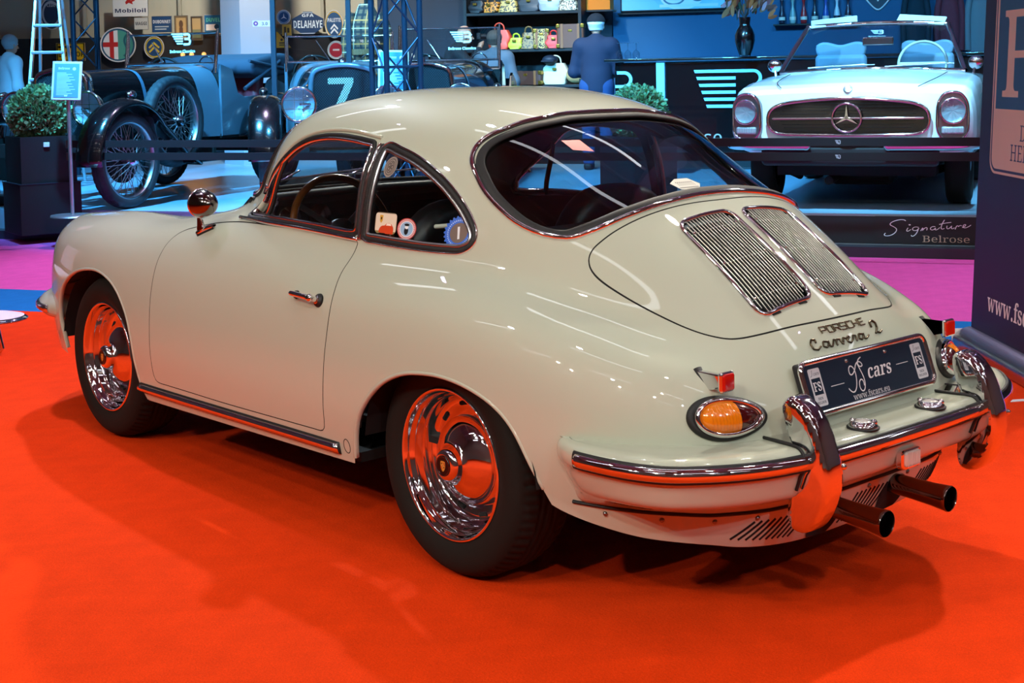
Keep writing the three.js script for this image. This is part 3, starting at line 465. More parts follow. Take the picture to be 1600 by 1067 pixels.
// ------------------------------------------------------------------ coupe: lamps
const onR = (z, y, h = 0) => onRear([z, y], 1, h)[0];
for (const s of [1, -1]) {
  const t = new THREE.Group(); t.name = 'tail_lamp'; car.add(t);
  const zc = .476, yc = .537, hl = .088, slope = .10, hb = a => .0415 * Math.sqrt(Math.max(0, 1 - a * a)) * (1 - .22 * a);
  const pt = (a, b, sc, h) => { const z = zc - a * hl * sc, y = yc + b * hb(a) * sc - a * slope * hl * sc * .2; const p = onR(z, y, h); p.z *= s; return p; };
  const outl = (sc, n = 60) => Array.from({ length: n }, (_, i) => { const th = i / n * 2 * Math.PI; return [Math.cos(th), Math.sign(Math.sin(th)) * 1]; });
  const ringPts = (sc, h, n = 64) => Array.from({ length: n }, (_, i) => { const th = i / n * 2 * Math.PI, a = Math.cos(th); return pt(a, Math.sin(th) / Math.max(1e-3, Math.sqrt(1 - a * a)) * (1 - a * a > 1e-6 ? 1 : 0), sc, h); });
  const ring = (sc, w, hgt, h) => { const P = ringPts(sc, h), N = P.map(p => { const n = gradV(V3(p.x, p.y, Math.abs(p.z))); n.z *= s; return n; }); return sweep(P, N, ellp(w, hgt, 10), true); };
  const cap = (sc, h, dome, a0 = -1, a1 = 1) => { const rows = [], n = 26, m = 14; for (let i = 0; i <= n; i++) { const a = a0 + (a1 - a0) * i / n; const row = []; for (let j = 0; j <= m; j++) { const b = -1 + 2 * j / m, aa = Math.max(-.9999, Math.min(.9999, a)); const p = pt(aa, b, sc, h + dome * Math.sqrt(Math.max(0, 1 - aa * aa)) * Math.sqrt(Math.max(0, 1 - b * b * .96))); row.push([p.x, p.y, p.z]); } rows.push(row); } const g = loft(s > 0 ? rows : rows.reverse()); return g; };
  const rub = M.rubberD ??= Object.assign(M.rubber.clone(), { name: 'lamp_rubber', side: THREE.DoubleSide });
  mesh('rubber_base', [ring(1.0, .010, .011, .002), cap(1.0, .004, 0)], rub, t);
  mesh('bezel', ring(.86, .0085, .013, .012), M.chrome, t);
  for (const k of ['amber', 'darkRed']) M[k].side = THREE.DoubleSide;
  mesh('turn_lens', cap(.80, .010, .030, -1, .16), M.amber, t); mesh('stop_lens', cap(.80, .010, .030, .18, 1), M.darkRed, t);
  // ribs of the amber lens
  for (let i = 0; i < 9; i++) { const a = -.72 + i * .095; const P = []; for (let j = 0; j <= 8; j++) { const b = -.8 + 1.6 * j / 8; P.push(pt(a, b, .80, .0105 + .030 * Math.sqrt(1 - a * a) * Math.sqrt(1 - b * b * .96))); } mesh('lens_rib', new THREE.TubeGeometry(new THREE.CatmullRomCurve3(P), 10, .0012, 5), M.amber, t); }
  // reflector on a chrome fin above the lamp
  const r = new THREE.Group(); r.name = 'reflector'; car.add(r);
  const y1 = .643, y0 = .600, x1 = rearX(y1, .487) - .006, x0 = rearX(y0, .487) - .006;
  mesh('fin', poly([[x1, y1], [1.832, y1], [1.834, .612], [x0, y0]], .022, .004).translate(0, 0, .476).scale(1, 1, s), M.chromeD, r);
  mesh('fin_base', sweep([V3(x1, y1 + .004, s * .487), V3((x1 + x0) / 2 + .001, (y1 + y0) / 2, s * .487), V3(x0, y0 - .006, s * .487)], [1, 1, 1].map(() => V3(.75, .66, 0)), ellp(.014, .006, 10)), M.rubber, r);
  mesh('lens_rim', rbox(.014, .050, .050, .010, 1.838, .627, s * .487, 3), M.chrome, r); mesh('red_lens', rbox(.014, .043, .043, .010, 1.843, .627, s * .487, 3), M.redGlass, r);
  // number plate lamp on the bumper shelf
  const l = new THREE.Group(); l.name = 'plate_lamp'; l.position.set(1.992, .481, s * .150); car.add(l);
  mesh('gasket', lathe([[.001, 0], [.040, 0], [.041, .004], [.036, .006], [.001, .006]], 32), M.rubber, l);
  mesh('housing', lathe([[.036, .004], [.0365, .009], [.031, .016], [.024, .019], [.020, .017]], 32), M.chrome, l); mesh('lamp_glass', lathe([[.021, .016], [.016, .020], [.008, .022], [.001, .0225]], 24), M.lens, l);
  for (const a of [0, Math.PI]) mesh('lamp_hood', tr(sph(.009, .026, .016, 0, 10, 8), 0, 0, 0, 0, a + .5, 0), M.chrome, l);
}
{ // reversing lamp under the bumper
  const t = new THREE.Group(); t.name = 'reversing_lamp'; t.position.set(2.012, .384, 0); t.rotation.set(0, Math.PI / 2, 0); car.add(t);
  mesh('lamp_bezel', poly(rrect(.082, .052, .012), .022, .005), M.chrome, t); mesh('lamp_lens', tr(rbox(.066, .040, .02, .008), 0, .001, .018), M.lens, t);
  for (let i = 0; i < 9; i++) mesh('lens_rib', rod([-.026 + i * .0065, -.017, .0285], [-.026 + i * .0065, .019, .0285], .0013, .0013, 5), M.lens, t);
}
// number plate
{
  const t = new THREE.Group(); t.name = 'number_plate'; t.position.set(1.908, .5815, 0); t.rotation.order = 'YXZ'; t.rotation.set(-.338, Math.PI / 2, 0); car.add(t);
  const W = .545, H = .128;
  const tex = print(1400, 330, (x, w, h) => {
    x.fillStyle = '#0e2233'; x.fillRect(0, 0, w, h); const S = '#cfd2d3';
    for (const cx of [118, w - 118]) { x.save(); x.translate(cx, h / 2); x.fillStyle = '#b9c0c4'; x.beginPath(); x.roundRect(-62, -128, 124, 256, 14); x.fill(); x.fillStyle = '#0e2233'; x.fillRect(-46, -62, 92, 112); txt(x, 'FS', 0, -4, 'bold 84px serif', '#d9dcdd', 'center', 84); txt(x, 'cars', 18, -92, 'italic 30px serif', '#0e2233'); x.strokeStyle = '#0e2233'; x.lineWidth = 3; x.beginPath(); x.moveTo(-44, -76); x.bezierCurveTo(-10, -80, -30, -120, -14, -116); x.stroke(); txt(x, 'DEN', 0, 76, 'bold 24px serif', '#0e2233'); txt(x, 'HELDER', 0, 104, 'bold 22px serif', '#0e2233', 'center', 100); x.restore(); }
    x.strokeStyle = S; x.lineCap = 'round'; x.lineWidth = 5; x.beginPath(); x.moveTo(255, 182); x.lineTo(395, 182); x.moveTo(1010, 150); x.lineTo(1150, 150); x.stroke();
    x.lineWidth = 9; x.beginPath(); x.moveTo(430, 228); x.bezierCurveTo(470, 290, 520, 250, 540, 160); x.bezierCurveTo(555, 70, 480, 60, 478, 120); x.bezierCurveTo(480, 165, 540, 130, 560, 90); x.bezierCurveTo(590, 50, 640, 66, 636, 96); x.bezierCurveTo(600, 120, 560, 60, 640, 40); x.stroke();
    x.beginPath(); x.moveTo(585, 70); x.bezierCurveTo(600, 130, 640, 190, 600, 250); x.bezierCurveTo(570, 290, 530, 250, 560, 200); x.bezierCurveTo(590, 170, 610, 200, 600, 230); x.stroke();
    txt(x, 'cars', 800, 150, 'italic bold 132px serif', S, 'center', 300); txt(x, 'www.fscars.eu', 660, 292, '58px serif', S, 'center', 420);
  });
  const pm = std('plate_print', 0xffffff, .35, 0, { map: tex, clearcoat: .4 });
  mesh('plate_backing', rbox(W + .006, H + .006, .02, .008, 0, 0, -.012), M.blackMatt, t);
  mesh('plate_face', sheet(W - .006, H - .006, .004).translate(0, 0, .001), pm, t);
  const F_ = rrect(W, H, .022, 8).map(p => V3(p[0], p[1], .002)); mesh('plate_frame', sweep(F_, F_.map(() => V3(0, 0, 1)), ellp(.0075, .008, 10), true), M.chrome, t);
  for (const x of [-.115, .055]) { mesh('plate_screw', tr(lathe([[.001, .004], [.004, .0035], [.0055, 0]], 12), x + .03, .046, .003, Math.PI / 2, 0, 0), M.screw, t); }
  mesh('plate_bracket', box(.3, .05, .06, 0, -.03, -.05), M.dark, t);
}
// script and block lettering on the tail
{
  const t = new THREE.Group(); t.name = 'tail_lettering'; car.add(t);
  const bronze = std('bronze_letters', 0x5c5140, .28, 1), tubeOn = (pts, r, h) => { const P = pts.map(([a, b]) => onRear([a, b], 1, h)[0]); return P.length === 2 ? rod(P[0], P[1], r, r, 6) : new THREE.TubeGeometry(new THREE.CatmullRomCurve3(P, false, 'catmullrom', .1), pts.length * 8, r, 6); };
  const L = { P: [[[0, 0], [0, 1], [.9, 1], [.9, .45], [0, .45]]], O: [[[0, .05], [0, 1], [.9, 1], [.9, 0], [0, 0]]], R: [[[0, 0], [0, 1], [.9, 1], [.9, .5], [0, .5]], [[.45, .5], [.95, 0]]], S: [[[.9, 1], [0, 1], [0, .5], [.9, .5], [.9, 0], [0, 0]]], C: [[[.9, 1], [0, 1], [0, 0], [.9, 0]]], H: [[[0, 0], [0, 1]], [[.9, 0], [.9, 1]], [[0, .5], [.9, .5]]], E: [[[.9, 1], [0, 1], [0, 0], [.9, 0]], [[0, .5], [.8, .5]]] };
  'PORSCHE'.split('').forEach((ch, i) => { const z0 = .088 - i * .0278, y0 = .6865; mesh('letter', L[ch].flatMap(s => s.slice(1).map((p, k) => tubeOn([s[k], p].map(([a, b]) => [z0 - a * .0235, y0 + b * .0145]), .0021, .0022))), bronze, t); });
  const word = [[[.1, .62], [.12, .95], [-.02, .98], [-.14, .6], [-.13, .1], [.05, .0], [.22, .25]], [[.62, .55], [.42, .62], [.34, .2], [.46, .05], [.6, .3], [.66, .6], [.62, .1], [.72, .05], [.82, .3]], [[.82, .3], [.92, .62], [1.0, .55], [.96, .2], [.98, .02]], [[.98, .3], [1.08, .6], [1.2, .55], [1.22, .1], [1.28, .04]], [[1.28, .1], [1.38, .6], [1.52, .5]], [[1.52, .3], [1.7, .5], [1.66, .66], [1.54, .5], [1.54, .15], [1.66, .0], [1.82, .25]], [[1.82, .25], [1.92, .62], [2.02, .58], [2.0, .3], [1.98, .02]], [[2.42, .55], [2.22, .62], [2.14, .2], [2.26, .05], [2.4, .3], [2.46, .6], [2.42, .1], [2.52, .05], [2.7, .3]]];
  mesh('script', word.map(s => tubeOn(s.map(([a, b]) => [.152 - a * .0835 - .012, .6545 + b * .0235]), .0027, .0026)), bronze, t);
  mesh('numeral', tubeOn([[-.118, .676], [-.122, .687], [-.138, .690], [-.148, .682], [-.140, .671], [-.122, .661], [-.128, .664], [-.142, .660], [-.156, .664]], .003, .003), bronze, t);
}
// tail pipes, their cut-outs and the louvres of the valance
for (const s of [1, -1]) {
  const t = new THREE.Group(); t.name = 'tail_pipe'; t.position.set(2.056, .252, s * .1433); t.rotation.set(0, s * -.02, -.05); t.rotation.order = 'YXZ'; car.add(t);
  mesh('pipe', lathe([[.0325, 0], [.0345, .004], [.0335, .010], [.030, .05], [.028, .11], [.027, .22], [.024, .22], [.0245, .11], [.027, .05], [.030, .008], [.0325, 0]], 36).rotateZ(Math.PI / 2), M.exhaust, t);
  mesh('pipe_bore', lathe([[.001, .045], [.0275, .045]], 24).rotateZ(Math.PI / 2), M.hole, t);
  const P = circ(1, 40).map(([a, b]) => [s * .150 + a * .062, .232 + b * .052 + (b < 0 ? b * .02 : 0)]).filter(([z, y]) => y > zb(Math.abs(z)) - .002 && y < zs(Math.abs(z)) - .012);
  const c = onRear([s * .150, .235], 1, .0025)[0], R2 = P.map(p => onRear(p, 1, .0025)[0]), pos = [c, ...R2].flatMap(p => [p.x, p.y, p.z]), idx = []; for (let i = 1; i <= R2.length; i++) idx.push(0, i, i === R2.length ? 1 : i + 1);
  const g = new THREE.BufferGeometry(); g.setAttribute('position', new THREE.Float32BufferAttribute(pos, 3)); g.setIndex(idx); g.computeVertexNormals(); mesh('pipe_cut_out', g, M.hole, car);
}
for (const [z0, n] of [[.452, 10], [.072, 8], [-.232, 9]]) for (let i = 0; i < n; i++) { const z = z0 - i * .0192; const yA = zb(Math.abs(z)) + .020, yB = zs(Math.abs(z - .05)) - .028; mesh('louvre', strip([0, .25, .5, .75, 1].map(k => [z - .048 * k, yA + (yB - yA) * k]), onRear, ellp(.0036, .0016, 8), false, 1, .0004), M.gap, car); }
{ const [p] = onRear([.47, .386], 1, 0); mesh('tow_hole', sph(.006, 1.948, .37, .455, 10, 8), M.hole, car); }
// ------------------------------------------------------------------ coupe: wheels
const tyreGeo = (() => {
  const prof = []; const kp = [[.198, -.015], [.204, -.006], [.212, .002], [.228, .010], [.245, .0145], [.262, .0150], [.278, .0115], [.2905, .004], [.299, -.006], [.3055, -.017], [.310, -.029], [.3125, -.040]];
  prof.push(...smooth(kp, 26)); for (let o = -.046; o > -.145; o -= .0055) prof.push([.3145 - Math.abs(o + .093) * .012, o]); prof.push(...smooth(kp.map(([r, o]) => [r, -.186 - o]).reverse(), 22));
  const n = 300, rings = []; for (let i = 0; i <= n; i++) { const th = i / n * 2 * Math.PI, ph = (i * 72 / n) % 1; const c = Math.cos(th), s = Math.sin(th); rings.push(prof.map(([r, o]) => { let d = 0; if (r > .298) { for (const g of [-.056, -.079, -.107, -.130]) if (Math.abs(o - g) < .0035) d = .006; if (((o > -.050 && o < -.010) || (o < -.136 && o > -.176)) && ph < .28) d = Math.max(d, .0042); } return [(r - d) * c, (r - d) * s, o]; })); }
  return loft(rings);
})();
M.tyre.side = THREE.DoubleSide;
const rimGeo = latheZ([[.196, -.150], [.2095, -.004], [.2115, .002], [.2095, .0065], [.2045, .007], [.2, .002], [.1975, -.009], [.1935, -.017], [.189, -.020], [.186, -.030], [.1845, -.045], [.181, -.050], [.178, -.054], [.175, -.070], [.170, -.080], [.160, -.085], [.150, -.083], [.140, -.076], [.131, -.068], [.125, -.064], [.118, -.063]], 96);
const capGeo = latheZ([[.122, -.064], [.1215, -.056], [.118, -.049], [.108, -.040], [.094, -.031], [.078, -.0225], [.062, -.016], [.053, -.011], [.0495, -.004], [.047, .006], [.044, .014], [.038, .0195], [.029, .022], [.001, .022]], 72);
const slotGeo = (() => { const P = ellp(.0, .0, 2); return tr(rbox(.030, .011, .006, .0055, 0, 0, 0, 3), 0, .1545, -.0825); })();
const crestTex = print(256, 256, (x) => { x.fillStyle = '#08080a'; x.fillRect(0, 0, 256, 256); x.fillStyle = '#c79a3c'; x.beginPath(); x.moveTo(80, 66); x.bezierCurveTo(110, 56, 146, 56, 176, 66); x.bezierCurveTo(186, 120, 180, 180, 128, 206); x.bezierCurveTo(76, 180, 70, 120, 80, 66); x.fill(); x.fillStyle = '#a81c12'; for (const [a, b] of [[132, 84], [78, 132]]) for (let i = 0; i < 3; i++) x.fillRect(a, b + i * 14, 44, 7); x.fillStyle = '#17120c'; for (const [a, b] of [[88, 88], [136, 138]]) { x.beginPath(); x.arc(a + 14, b + 8, 11, 0, 7); x.fill(); } x.fillStyle = '#e0c060'; x.fillRect(112, 104, 32, 40); x.fillStyle = '#111'; x.fillRect(122, 112, 10, 26); });
const crestM = std('crest_print', 0xffffff, .35, .3, { map: crestTex });
for (const [x, z, s, st] of [[1.05, .7143, 1, 0], [-1.05, .7253, 1, 0], [1.05, -.7143, -1, 0], [-1.05, -.7253, -1, 0]]) {
  const w = new THREE.Group(); w.name = 'wheel'; w.position.set(x, .3125, z); w.rotation.y = s > 0 ? st : Math.PI; car.add(w);
  mesh('tyre', tyreGeo, M.tyre, w); mesh('rim', rimGeo, M.chromeD, w); mesh('hub_cap', capGeo, M.chromeD, w);
  for (let i = 0; i < 10; i++) { const a = i / 10 * 2 * Math.PI + .25; mesh('rim_slot', slotGeo.clone().rotateZ(a), M.hole, w); }
  mesh('crest_ring', latheZ([[.029, .0215], [.029, .0245], [.026, .0255], [.024, .0235]], 36), M.blackGloss, w); const ce = new THREE.CircleGeometry(.0255, 36).translate(0, 0, .0238); mesh('crest', ce, crestM, w);
  mesh('valve', rod([.17, -.07, -.07], [.185, -.085, -.05], .0045), M.rubber, w);
  mesh('brake_drum', latheZ([[.001, -.12], [.165, -.12], [.165, -.17], [.05, -.19], [.001, -.19]], 36), M.dark, w);
}
// wheel houses, floor pan
M.darkD = Object.assign(M.dark.clone(), { name: 'wheel_house_black', side: THREE.DoubleSide });
for (const s of [1, -1]) for (const [x, R, zo] of [[1.075, .372, .752], [-1.06, .392, .728]]) { const g = loft([.40, zo].map(z => Array.from({ length: 33 }, (_, i) => { const a = .10 + (Math.PI - .20) * i / 32; return [x + R * Math.cos(a), .30 + R * .93 * Math.sin(a), s * (Math.sin(a) > .8 ? Math.min(z, zo - .03) : z)]; }))); mesh('wheel_house', [g, box(2 * R, .44, .01, x, .47, s * .395)], M.darkD, car); }
mesh('floor_pan', [box(1.26, .03, 1.46, .02, .255, 0), box(1.1, .03, .76, 1.25, .26, 0), box(1.15, .03, .76, -1.15, .29, 0), box(.06, .1, 1.4, -.62, .29, 0), box(.5, .14, .7, 1.45, .26, 0), rod([1.05, .30, -.62], [1.05, .30, .62], .045), rod([-1.05, .30, -.62], [-1.05, .30, .62], .045)], M.dark, car);
// ------------------------------------------------------------------ coupe: fittings
{ const h = new THREE.Group(); h.name = 'door_handle'; car.add(h);
  const A = onSide([.398, .716]), B = onSide([.520, .712]), P = (q, d) => q[0].clone().addScaledVector(q[1], d);
  const disc = (q, r, z) => { const g = lathe([[.001, .012], [r * .6, .011], [r * .9, .006], [r, 0], [.001, 0]], 24); return g.applyMatrix4(new THREE.Matrix4().compose(P(q, z), new THREE.Quaternion().setFromUnitVectors(V3(0, 1, 0), q[1]), V3(1, 1, 1))); };
  mesh('rear_pad', disc(B, .021, .001), M.rubber, h); mesh('front_pad', disc(A, .013, .001), M.rubber, h); mesh('rear_base', disc(B, .0175, .003), M.chrome, h); mesh('front_base', disc(A, .010, .003), M.chrome, h);
  mesh('grip', new THREE.TubeGeometry(new THREE.CatmullRomCurve3([P(A, .006), P(A, .028).lerp(P(B, .028), .06), P(A, .034).lerp(P(B, .036), .4), P(A, .034).lerp(P(B, .040), .8), P(B, .034), P(B, .006)]), 40, .0085, 10), M.chrome, h); mesh('push_button', disc([P(B, .034), B[1]], .0125, .0), M.chrome, h);
  mesh('keyhole', sph(.005, ...P(B, .047).toArray(), 8, 6), M.dark, h); }
{ const m = new THREE.Group(); m.name = 'door_mirror'; car.add(m);
  const A = V3(-.352, .838, .699), B = V3(-.290, .866, .668), n = gradV(V3(-.33, .85, .69)), up = V3(0, 1, 0);
  mesh('foot', tube([A.clone().addScaledVector(n, .002), A.clone().lerp(B, .5).addScaledVector(n, .006), B.clone().addScaledVector(n, .002)], .0095, false, 16, 10), M.chrome, m);
  mesh('foot_gasket', tube([A.clone().addScaledVector(n, -.003), B.clone().addScaledVector(n, -.003)], .0125, false, 8, 10), M.rubber, m);
  mesh('stem', poly(smooth([[-.012, 0], [.026, .012], [.014, .045], [.004, .078], [-.010, .082], [-.012, .04]], 30, true), .012, .004).translate(-.342, .845, .690), M.chrome, m);
  const H = new THREE.Group(); H.name = 'mirror_head'; H.position.set(-.318, .947, .700); H.rotation.set(0, -.12, .0); m.add(H);
  mesh('bowl', lathe([[.049, 0], [.0488, .012], [.046, .030], [.040, .050], [.031, .068], [.019, .080], [.008, .0845], [.0005, .0855]], 40).rotateZ(-Math.PI / 2), M.exhaust, H);
  mesh('mirror_rim', new THREE.TorusGeometry(.048, .004, 10, 40).rotateY(Math.PI / 2), M.chrome, H); mesh('mirror_glass', lathe([[.0005, .012], [.02, .010], [.036, .006], [.047, 0]], 32).rotateZ(Math.PI / 2), M.chrome, H); }
for (const [z0, z1] of [[.30, -.12], [-.02, -.42]]) { const w = new THREE.Group(); w.name = 'wiper'; car.add(w); const a = onFront([z0, .957], 1, .012)[0], b = onFront([z0 - .10, 1.01], 1, .020)[0], c = onFront([z0 + .10, .985], 1, .012)[0], d = onFront([z1 - .05, 1.01], 1, .012)[0]; mesh('wiper_arm', [rod(a, b, .005, .003, 8), sph(.012, a.x, a.y, a.z, 10, 8)], M.chrome, w); mesh('wiper_blade', rod(c, d, .004, .004, 6), M.chrome, w); }
// stickers on the glass
function decal(name, x, y, pts, tex, o = {}) { // outline in metres on the side glass
  const on = o.rear ? onRear : onSide, P = pts.map(([a, b]) => on([x + (o.rear ? -a : a), y + b], 1, o.off ?? -.0035)[0]), c = on([x, y], 1, o.off ?? -.0035)[0], w = Math.max(...pts.map(p => p[0])), h = Math.max(...pts.map(p => p[1])), pos = [c, ...P].flatMap(p => [p.x, p.y, p.z]), uv = [.5, .5, ...pts.flatMap(([a, b]) => [.5 + a / w / 2, .5 + b / h / 2])], idx = [];
  for (let i = 1; i <= P.length; i++) idx.push(0, i, i === P.length ? 1 : i + 1);
  const g = new THREE.BufferGeometry(); g.setAttribute('position', new THREE.Float32BufferAttribute(pos, 3)); g.setAttribute('uv', new THREE.Float32BufferAttribute(uv, 2)); g.setIndex(idx); g.computeVertexNormals();
  const m = std(name + '_print', 0xffffff, .45, 0, { map: tex, side: THREE.DoubleSide }); return mesh(name, g, m, car);
}
decal('square_sticker', .679, .937, rrect(.098, .062, .016).map(([a, b]) => [a, b + .006]), print(256, 180, (x) => { x.fillStyle = '#d9d3bd'; x.fillRect(0, 0, 256, 180); x.strokeStyle = '#6d6550'; x.lineWidth = 6; x.strokeRect(3, 3, 250, 174); x.fillStyle = '#8a7c50'; x.fillRect(8, 132, 240, 40); x.fillStyle = '#c9a13a'; x.beginPath(); x.moveTo(54, 20); x.lineTo(92, 20); x.lineTo(90, 60); x.lineTo(72, 78); x.lineTo(56, 60); x.fill(); x.fillStyle = '#2a1c10'; x.fillRect(66, 34, 14, 18); x.fillStyle = '#c8431c'; x.beginPath(); x.moveTo(50, 140); x.bezierCurveTo(60, 90, 100, 96, 120, 92); x.bezierCurveTo(140, 70, 190, 66, 208, 92); x.bezierCurveTo(230, 104, 226, 140, 214, 152); x.lineTo(120, 160); x.fill(); x.fillStyle = '#e9e3d2'; x.beginPath(); x.moveTo(132, 92); x.lineTo(146, 76); x.lineTo(186, 76); x.lineTo(196, 92); x.fill(); x.fillStyle = '#1a120c'; x.fillRect(60, 146, 70, 14); x.fillRect(170, 150, 34, 12); }));
decal('round_sticker', .772, .932, circ(1, 36).map(([a, b]) => [a * .040, b * .031]), print(200, 200, (x) => { x.fillStyle = '#b8403a'; x.fillRect(0, 0, 200, 200); x.fillStyle = '#e2e6ea'; x.beginPath(); x.arc(100, 100, 90, 0, 7); x.fill(); x.strokeStyle = '#b8403a'; x.lineWidth = 14; x.setLineDash([9, 5]); x.beginPath(); x.arc(100, 100, 80, 0, 7); x.stroke(); x.fillStyle = '#8fb8d8'; x.beginPath(); x.arc(100, 100, 66, 0, 7); x.fill(); x.fillStyle = '#14181c'; x.beginPath(); x.ellipse(98, 118, 22, 36, 0, 0, 7); x.fill(); x.fillStyle = '#e8ecee'; x.beginPath(); x.arc(100, 84, 18, 0, 7); x.fill(); x.fillStyle = '#14181c'; x.beginPath(); x.ellipse(100, 62, 26, 12, 0, 0, 7); x.fill(); }));
{ const pts = Array.from({ length: 96 }, (_, i) => { const a = i / 96 * 2 * Math.PI, r = (i % 4 < 2) ? 1 : .90; return [Math.cos(a) * .052 * r, Math.sin(a) * .052 * r]; });
  decal('cogwheel_sticker', .972, .933, pts.map(([a, b]) => [a * 1.02, b * 0.92]), print(256, 256, (x) => { x.fillStyle = '#2f62c4'; x.fillRect(0, 0, 256, 256); x.strokeStyle = '#9db9ee'; x.lineWidth = 12; x.setLineDash([8, 7]); x.beginPath(); x.arc(128, 128, 92, 0, 7); x.stroke(); x.fillStyle = '#6a5c54'; x.beginPath(); x.arc(128, 128, 74, 0, 7); x.fill(); x.save(); x.translate(128, 128); x.rotate(-.2); x.fillStyle = '#d5dde2'; x.fillRect(-9, -46, 18, 92); x.restore(); })); }
decal('grey_sticker', .650, 1.106, circ(1, 30).map(([a, b]) => [a * .026, b * .030]), print(128, 128, (x) => { x.fillStyle = '#8b8178'; x.fillRect(0, 0, 128, 128); x.strokeStyle = '#3d3732'; x.lineWidth = 5; for (const r of [50, 36]) { x.beginPath(); x.arc(64, 64, r, 0, 7); x.stroke(); } for (let i = 0; i < 5; i++) { x.beginPath(); x.arc(64 + 16 * Math.cos(i * 1.26), 64 + 16 * Math.sin(i * 1.26), 12, 0, 7); x.stroke(); } }));
decal('red_label', .245, 1.165, [[.028, .016], [-.028, .016], [-.028, -.010], [.028, -.016]], print(8, 8, (x) => { x.fillStyle = '#d8464a'; x.fillRect(0, 0, 8, 8); }), { rear: true });
decal('badge_sticker', .058, 1.054, [[.055, -.002], [.032, .014], [-.020, .014], [-.055, .004], [-.040, -.012], [.030, -.014]], print(200, 80, (x) => { x.fillStyle = '#c9c7bb'; x.fillRect(0, 0, 200, 80); x.strokeStyle = '#3a3a36'; x.lineWidth = 3; x.beginPath(); for (let i = 0; i < 9; i++) { x.moveTo(40 + i * 14, 30); x.quadraticCurveTo(50 + i * 14, 10, 48 + i * 14, 50); } x.stroke(); x.fillStyle = '#76746a'; x.fillRect(30, 60, 140, 8); }), { rear: true });
// cabin
{ const dash = [[-.43, .915], [-.385, .945], [-.335, .952], [-.315, .94], [-.312, .915], [-.325, .86], [-.33, .74], [-.36, .66], [-.50, .64], [-.50, .88]];
  mesh('dashboard', poly(dash, .96, .01).translate(0, 0, -.48), M.leather, car);
  mesh('dash_pad', tube([[-.325, .940, -.50], [-.322, .948, -.3], [-.32, .952, 0], [-.322, .948, .3], [-.325, .940, .50]], .016, false, 40, 10), std('dash_vinyl', 0x2a3036, .45), car);
  mesh('glovebox_door', rbox(.008, .13, .36, .02, -.322, .84, -.28, 3), M.blackGloss, car); mesh('glovebox_knob', sph(.014, -.305, .862, -.30), M.chrome, car);
  for (const z of [.22, .35, .48]) mesh('gauge', tr(lathe([[.001, .01], [.044, .01], [.05, 0]], 28), -.318, .865, z, 0, 0, -Math.PI / 2 + .1), M.exhaust, car);
  const w = new THREE.Group(); w.name = 'steering_wheel'; w.position.set(.005, .842, .335); w.rotation.set(0, Math.PI / 2, 0); car.add(w); const tilt = new THREE.Group(); tilt.name = 'wheel_assembly'; tilt.rotation.x = -.36; w.add(tilt);
  mesh('wooden_rim', tor(.195, .0135, 72, 14), M.wood, tilt); mesh('spoke', [0, 2.2, -2.2].map(a => tr(box(.022, .18, .004, 0, .095, 0), 0, 0, -.01, 0, 0, a + Math.PI)), M.alu, tilt); mesh('horn_button', latheZ([[.05, -.02], [.045, .005], [.001, .012]], 28), M.leather, tilt); mesh('column', rod([0, 0, -.02], [0, 0, -.34], .022), M.dark, tilt);
  for (const s of [1, -1]) {
    const q = new THREE.Group(); q.name = 'seat'; q.position.set(.42, .30, s * .33); car.add(q);
    mesh('cushion', rbox(.50, .16, .50, .06, -.12, .12, 0, 4), M.leather, q); mesh('backrest', tr(toSmooth(poly(smooth([[-.25, 0], [-.26, .3], [-.235, .50], [-.15, .60], [0, .625], [.15, .60], [.235, .50], [.26, .3], [.25, 0]], 50, true), .12, .045, [], 4), 1).translate(0, 0, -.06), .14, .10, 0, 0, Math.PI / 2, 0).rotateZ(-.16), M.leather, q);
    mesh('door_card', strip([[-.45, .62], [-.2, .62], [.2, .62], [.52, .62]], onSide, [[-.14, -.055], [.14, -.055], [.14, -.07], [-.14, -.07]], false, s), M.leather, car);
  }
  mesh('parcel_shelf', [box(.30, .02, .96, 1.02, .895, 0), box(.14, .02, .80, 1.24, .895, 0), box(.02, .5, 1.1, .88, .65, 0)], M.leather, car); mesh('cabin_floor', box(1.5, .02, 1.3, .2, .34, 0), M.dark, car);
  mesh('rear_bead', tube([[.78, .93, .535], [.95, .945, .53], [1.12, .915, .48], [1.20, .90, .40]], .007, false, 30, 8), M.cream, car);
  mesh('interior_mirror', [rbox(.02, .05, .17, .01, -.03, 1.19, 0), rod([-.05, 1.19, 0], [-.10, 1.24, 0], .006)], M.dark, car);
}

